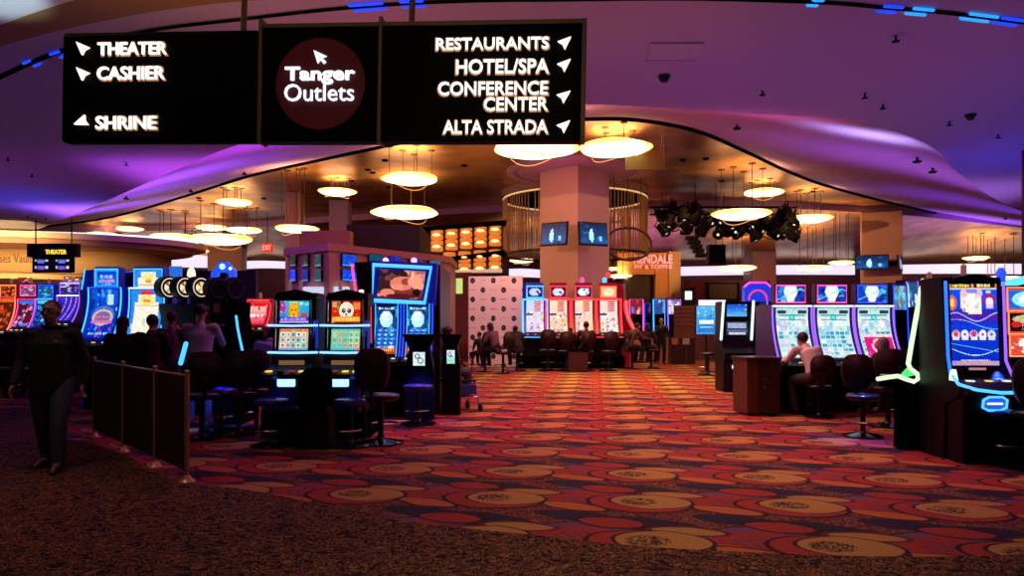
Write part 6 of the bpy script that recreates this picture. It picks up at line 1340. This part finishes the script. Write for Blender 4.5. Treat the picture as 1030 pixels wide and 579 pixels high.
def person(label, j, px, d, rz, top, leg, skin=SKIN, hair=HAIRD, hairstyle='short', sc=1.0, vox=.011, face=False, broad=1.0, cat='person', group=None, belt=False, headturn=0, z=0):
    t = thing('person', label, cat, (X(px, d), d, z), rz, group); t.scale = (sc,)*3
    Xa = (1, 0, 0); b_ = broad
    # body
    bm = B()
    sweep(bm, [j['pel'], j['waist'], j['chest'], j['neck']-Vector((0, 0, .05)), j['neck']], [(.15*b_, .10*b_), (.13*b_, .09*b_), (.155*b_, .105*b_), (.10*b_, .065), (.055, .055)], 16, Xa)
    hd = j['head']; sweep(bm, [j['neck']-Vector((0, 0, .04)), hd-Vector((0, 0, .06))], [.056, .052], 12, Xa)
    rot = Matrix.Rotation(headturn, 3, 'Z'); hv = lambda x, y, z: hd+rot @ Vector((x, y, z))
    ellipsoid(bm, hv(0, .015, .02), (.076, .092, .10), 18); ellipsoid(bm, hv(0, -.018, -.045), (.056, .062, .062), 14); ellipsoid(bm, hv(0, -.055, -.088), (.028, .022, .022), 8)
    sweep(bm, [hv(0, -.078, .025), hv(0, -.102, -.022)], [.009, .017], 8); ellipsoid(bm, hv(0, -.075, .042), (.045, .02, .012), 8)
    for s in (-1, 1): ellipsoid(bm, hv(s*.077, .012, -.008), (.012, .02, .032), 8)
    for n, s in (('L', -1), ('R', 1)):
        sweep(bm, [j['sh'+n], j['sh'+n].lerp(j['el'+n], .5), j['el'+n]], [.052, .046, .038], 12); sweep(bm, [j['el'+n], j['el'+n].lerp(j['wr'+n], .4), j['wr'+n]], [.038, .038, .025], 12); ellipsoid(bm, j['sh'+n]+Vector((-s*.03, 0, 0)), (.07, .06, .055), 10)
        sweep(bm, [j['hip'+n], j['hip'+n].lerp(j['knee'+n], .5), j['knee'+n]], [.088, .075, .055], 14); sweep(bm, [j['knee'+n], j['knee'+n].lerp(j['ank'+n], .35), j['ank'+n]], [.055, .055, .035], 12)
        sweep(bm, [j['ank'+n], j['toe'+n]], [.038, .028], 10)
        # hand: palm, five fingers
        w_ = j['wr'+n]; dr = (w_-j['el'+n]).normalized(); side = Vector((0, 0, 1)).cross(dr)
        if side.length < .3: side = Vector((1, 0, 0)) if abs(dr.x) < .5 else Vector((0, 1, 0))
        if abs(dr.z) > .6: side = Vector((0, 1, 0)) - dr*dr.y
        side.normalize(); nrm = dr.cross(side).normalized()
        if abs(dr.z) < .6 and nrm.z > 0: nrm = -nrm
        pc = w_+dr*.055; sweep(bm, [w_, w_+dr*.04, w_+dr*.085], [(.026, .018), (.038, .015), (.038, .013)], 12, side)
        for q, (o_, ln) in enumerate(((-.029, .060), (-.010, .072), (.010, .068), (.028, .052))):
            a0 = w_+dr*.083+side*o_; a1 = a0+dr*ln*.5+nrm*.008; a2 = a1+dr*ln*.38+nrm*.022; sweep(bm, [a0, a1, a2], [.0095, .0088, .0075], 8)
        a0 = w_+dr*.03-side*.028; sweep(bm, [a0, a0+dr*.032-side*.022+nrm*.008, a0+dr*.06-side*.024+nrm*.02], [.013, .011, .009], 8)
    mpart('body', remesh(bm, vox if vox < .012 else .012), skin, t)
    # top
    bm = B(); g = .016
    sweep(bm, [j['pel']-Vector((0, 0, .10 if b_ > 1.15 else .03)), j['waist'], j['chest'], j['neck']-Vector((0, 0, .065)), j['neck']-Vector((0, 0, .015))], [(.168*b_, .122*b_), (.155*b_, .115*b_), (.175*b_, .122*b_), (.12*b_, .085), (.068, .066)], 18, Xa)
    for n, s in (('L', -1), ('R', 1)):
        ellipsoid(bm, j['sh'+n]+Vector((-s*.035*b_, 0, 0)), (.085, .074, .062), 12); e_ = j['wr'+n].lerp(j['el'+n], .10)
        sweep(bm, [j['sh'+n], j['sh'+n].lerp(j['el'+n], .5), j['el'+n]], [.068, .061, .053], 12); sweep(bm, [j['el'+n], j['el'+n].lerp(j['wr'+n], .5), e_], [.053, .047, .038], 12)
    mpart('jacket' if b_ > 1.08 else 'shirt', remesh(bm, max(vox, .014)), top, t)
    # trousers
    bm = B(); sweep(bm, [j['pel']+Vector((0, 0, .07)), j['pel'], j['pel']-Vector((0, 0, .06))], [(.150*b_, .11*b_), (.165*b_, .12*b_), (.12*b_, .10*b_)], 16, Xa)
    for n in 'LR':
        e_ = j['ank'+n]; sweep(bm, [j['hip'+n], j['hip'+n].lerp(j['knee'+n], .5), j['knee'+n]], [.104, .092, .074], 14); sweep(bm, [j['knee'+n], j['knee'+n].lerp(e_, .5), e_], [.074, .068, .060], 12)
    mpart('trousers', remesh(bm, max(vox, .014)), leg, t)
    for n in 'LR':
        a_, o_ = j['ank'+n], j['toe'+n]; hl = a_-(o_-a_)*.25; 
        bm = B(); sweep(bm, [Vector((hl.x, hl.y, o_.z+.012)), Vector((a_.x, a_.y, o_.z+.02)), a_.lerp(o_, .6)*1.0, o_], [(.040, .035), (.044, .045), (.046, .032), (.040, .026)], 12, Xa); sweep(bm, [a_+Vector((0, 0, .02)), Vector((a_.x, a_.y, o_.z+.01))], [.045, .042], 10)
        mpart('shoe', remesh(bm, max(vox, .012)), SHOE, t)
    # hair
    bm = B()
    if hairstyle == 'cap_short': ellipsoid(bm, hv(0, .030, .038), (.081, .088, .090), 16)
    elif hairstyle == 'receding': ellipsoid(bm, hv(0, .045, .028), (.082, .078, .088), 16)
    else: ellipsoid(bm, hv(0, .028, .035), (.085, .092, .094), 16)
    if hairstyle == 'long': sweep(bm, [hv(0, .06, .05), hv(0, .085, -.08), hv(0, .09, -.24)], [(.075, .05), (.085, .045), (.07, .03)], 14, Xa)
    if hairstyle == 'bob': sweep(bm, [hv(0, .04, .05), hv(0, .055, -.07)], [(.09, .07), (.092, .06)], 14, Xa)
    mpart('hair', remesh(bm, .012), hair, t)
    if face:
        for s in (-1, 1):
            e = obj('eye', ellipsoid(B(), hv(s*.030, -.074, .012), (.013, .010, .008), 10), EYEW, t, True); obj('pupil', ellipsoid(B(), hv(s*.030, -.0825, .012), (.005, .003, .005), 8), EYED, e, True)
            obj('eyebrow', sweep(B(), [hv(s*.018, -.088, .034), hv(s*.045, -.078, .036)], .0045, 6), hair, t)
        obj('mouth', ellipsoid(B(), hv(0, -.080, -.055), (.022, .006, .0065), 10), LIP, t, True)
    return t
def cloth(n, c): return mat(n, c, .8, bump=(60, .15))
BLKC = cloth('black_cloth', (.006, .0055, .006)); DEN = cloth('dark_denim', (.045, .06, .10)); NVY = cloth('navy_cloth', (.015, .018, .035)); LAV = cloth('pale_lavender_shirt', (.42, .38, .48)); WHC = cloth('white_shirt', (.75, .68, .70)); REDC = cloth('dark_red_shirt', (.16, .02, .02)); GRYC = cloth('grey_cloth', (.03, .028, .03)); PLD = cloth('checked_shirt', (.10, .08, .10)); KHK = cloth('khaki', (.22, .16, .10)); BLUC = cloth('blue_shirt', (.08, .12, .40)); BRC = cloth('brown_shirt', (.12, .05, .04))
# the walking man
j = J_stand(step=.17); w1 = person('man in a black zip jacket and dark jeans walking towards us on the left walkway', j, 52, 7.55, .12, BLKC, DEN, SKIND, HAIRD, 'cap_short', .985, .009, True, 1.17)
w1.scale = (1.10, 1.08, .99)
obj('collar', sweep(B(), [(.075*math.cos(a), .062*math.sin(a), 1.485) for a in [2*PI*k/20 for k in range(21)]], .018, 8, cap=False), BLKC, w1); obj('chest_logo', box(B(), (.085, -.155, 1.325), (.125, -.148, 1.337), .002), mat('logo_grey', (.5, .5, .5), .5), w1); obj('zip', sweep(B(), [(0, -.155, 1.0), (0, -.150, 1.30), (0, -.105, 1.43)], .004, 5), CHAR, w1)
person('seated player with long dark hair in front of the first tall blue machine', J_sit(.66, .05, 'lap'), 121, 11.6, PI+.1, BLKC, DEN, SKIN, HAIRD, 'long', 1.06)
person('seated player in a black shirt at the cream and gold machine', J_sit(.68, .05, 'lap'), 150, 11.4, PI, BLKC, BLKC, SKIN, HAIRD, 'short', 1.06)
person('player in a checked shirt raising a hand to the wheel-topped machines', J_stand(lean=.05, arms='face'), 171, 11.6, PI, PLD, DEN, SKIND, HAIRD, 'short', .97)
person('man in a pale lavender shirt standing at the wheel-topped machines, back to us', J_stand(lean=.06, arms='reach'), 200, 10.6, PI+.05, LAV, DEN, SKIN, HAIRD, 'short', 1.02, .011, False, 1.12)
person('leaning player in a blue shirt with dark hair before the red-lit machine', J_sit(.60, .22, 'deck'), 258, 10.6, PI-.35, BLUC, BLKC, SKIN, HAIRD, 'bob', 1.06)
person('player sitting behind the narrow pedestal, face lit violet', J_sit(.58, .05, 'lap'), 446, 12.9, PI-.9, BLKC, DEN, SKIN, HAIRD, 'short', 1.0)
person('man in a white shirt hunched over the left purple-edged machine', J_sit(.50, .20, 'deck'), 822, 11.8, PI+.25, WHC, GRYC, SKIN, HAIRD, 'short', 1.05, .011)
person('seated player with grey-blond hair in dark clothes left of the white-green neon', J_sit(.52, .12, 'one'), 900, 10.6, PI+.35, BLKC, BLKC, SKIN, HAIRG, 'bob', .96)
gp = dict(vox=.014)
person('standing man in black with folded hands facing us by the host counter', J_stand(arms='face'), 665, 26.8, .1, BLKC, BLKC, SKIN, HAIRD, 'cap_short', .97, .012, True)
person('man in a dark red shirt seated at the middle red-edged machine', J_sit(.58, .05, 'deck'), 590, 23.3, PI, REDC, BLKC, SKIND, HAIRD, 'short', 1.08, **gp)
person('slim person in black standing between the red-edged machines', J_stand(arms='front'), 574, 23.9, PI, BLKC, BLKC, SKIN, HAIRD, 'long', .78, **gp)
person('person in brown sitting at the right end of the column bank, side-on', J_sit(.58, .18, 'deck'), 632, 24.0, PI/2+1.0-.5, BRC, BLKC, SKIN, HAIRD, 'short', 1.1, **gp)
person('long-haired person in dark clothes sitting nearest the standing man', J_sit(.58, .05, 'lap'), 650, 24.3, PI/2+.9, BLKC, BLKC, SKIN, HAIRD, 'long', 1.05, **gp)
person('person in a purple top seated in front of the dotted banner', J_sit(.58, .12, 'lap'), 499, 22.3, PI+.9, cloth('purple_top', (.16, .06, .16)), BLKC, SKIN, HAIRD, 'long', 1.08, **gp)
person('person in dark clothes seated at the cyan-edged tall machine', J_sit(.58, .15, 'deck'), 521, 22.9, PI+.3, NVY, BLKC, SKIN, HAIRD, 'short', 1.02, **gp)
person('person sitting in the dim area left of the banner', J_sit(.58, .05, 'lap'), 484, 23.4, PI+.7, BLKC, BLKC, SKIN, HAIRD, 'short', .85, **gp)
person('dim seated player at the far left edge by the orange machine', J_sit(.58, .10, 'lap'), 10, 15.6, PI-.2, cloth('dim_plum', (.06, .02, .03)), BLKC, SKIND, HAIRD, 'short', .9, **gp)

for o in (chair0, stool0):
    if not o.get('label'): pass
bpy.context.view_layer.update()
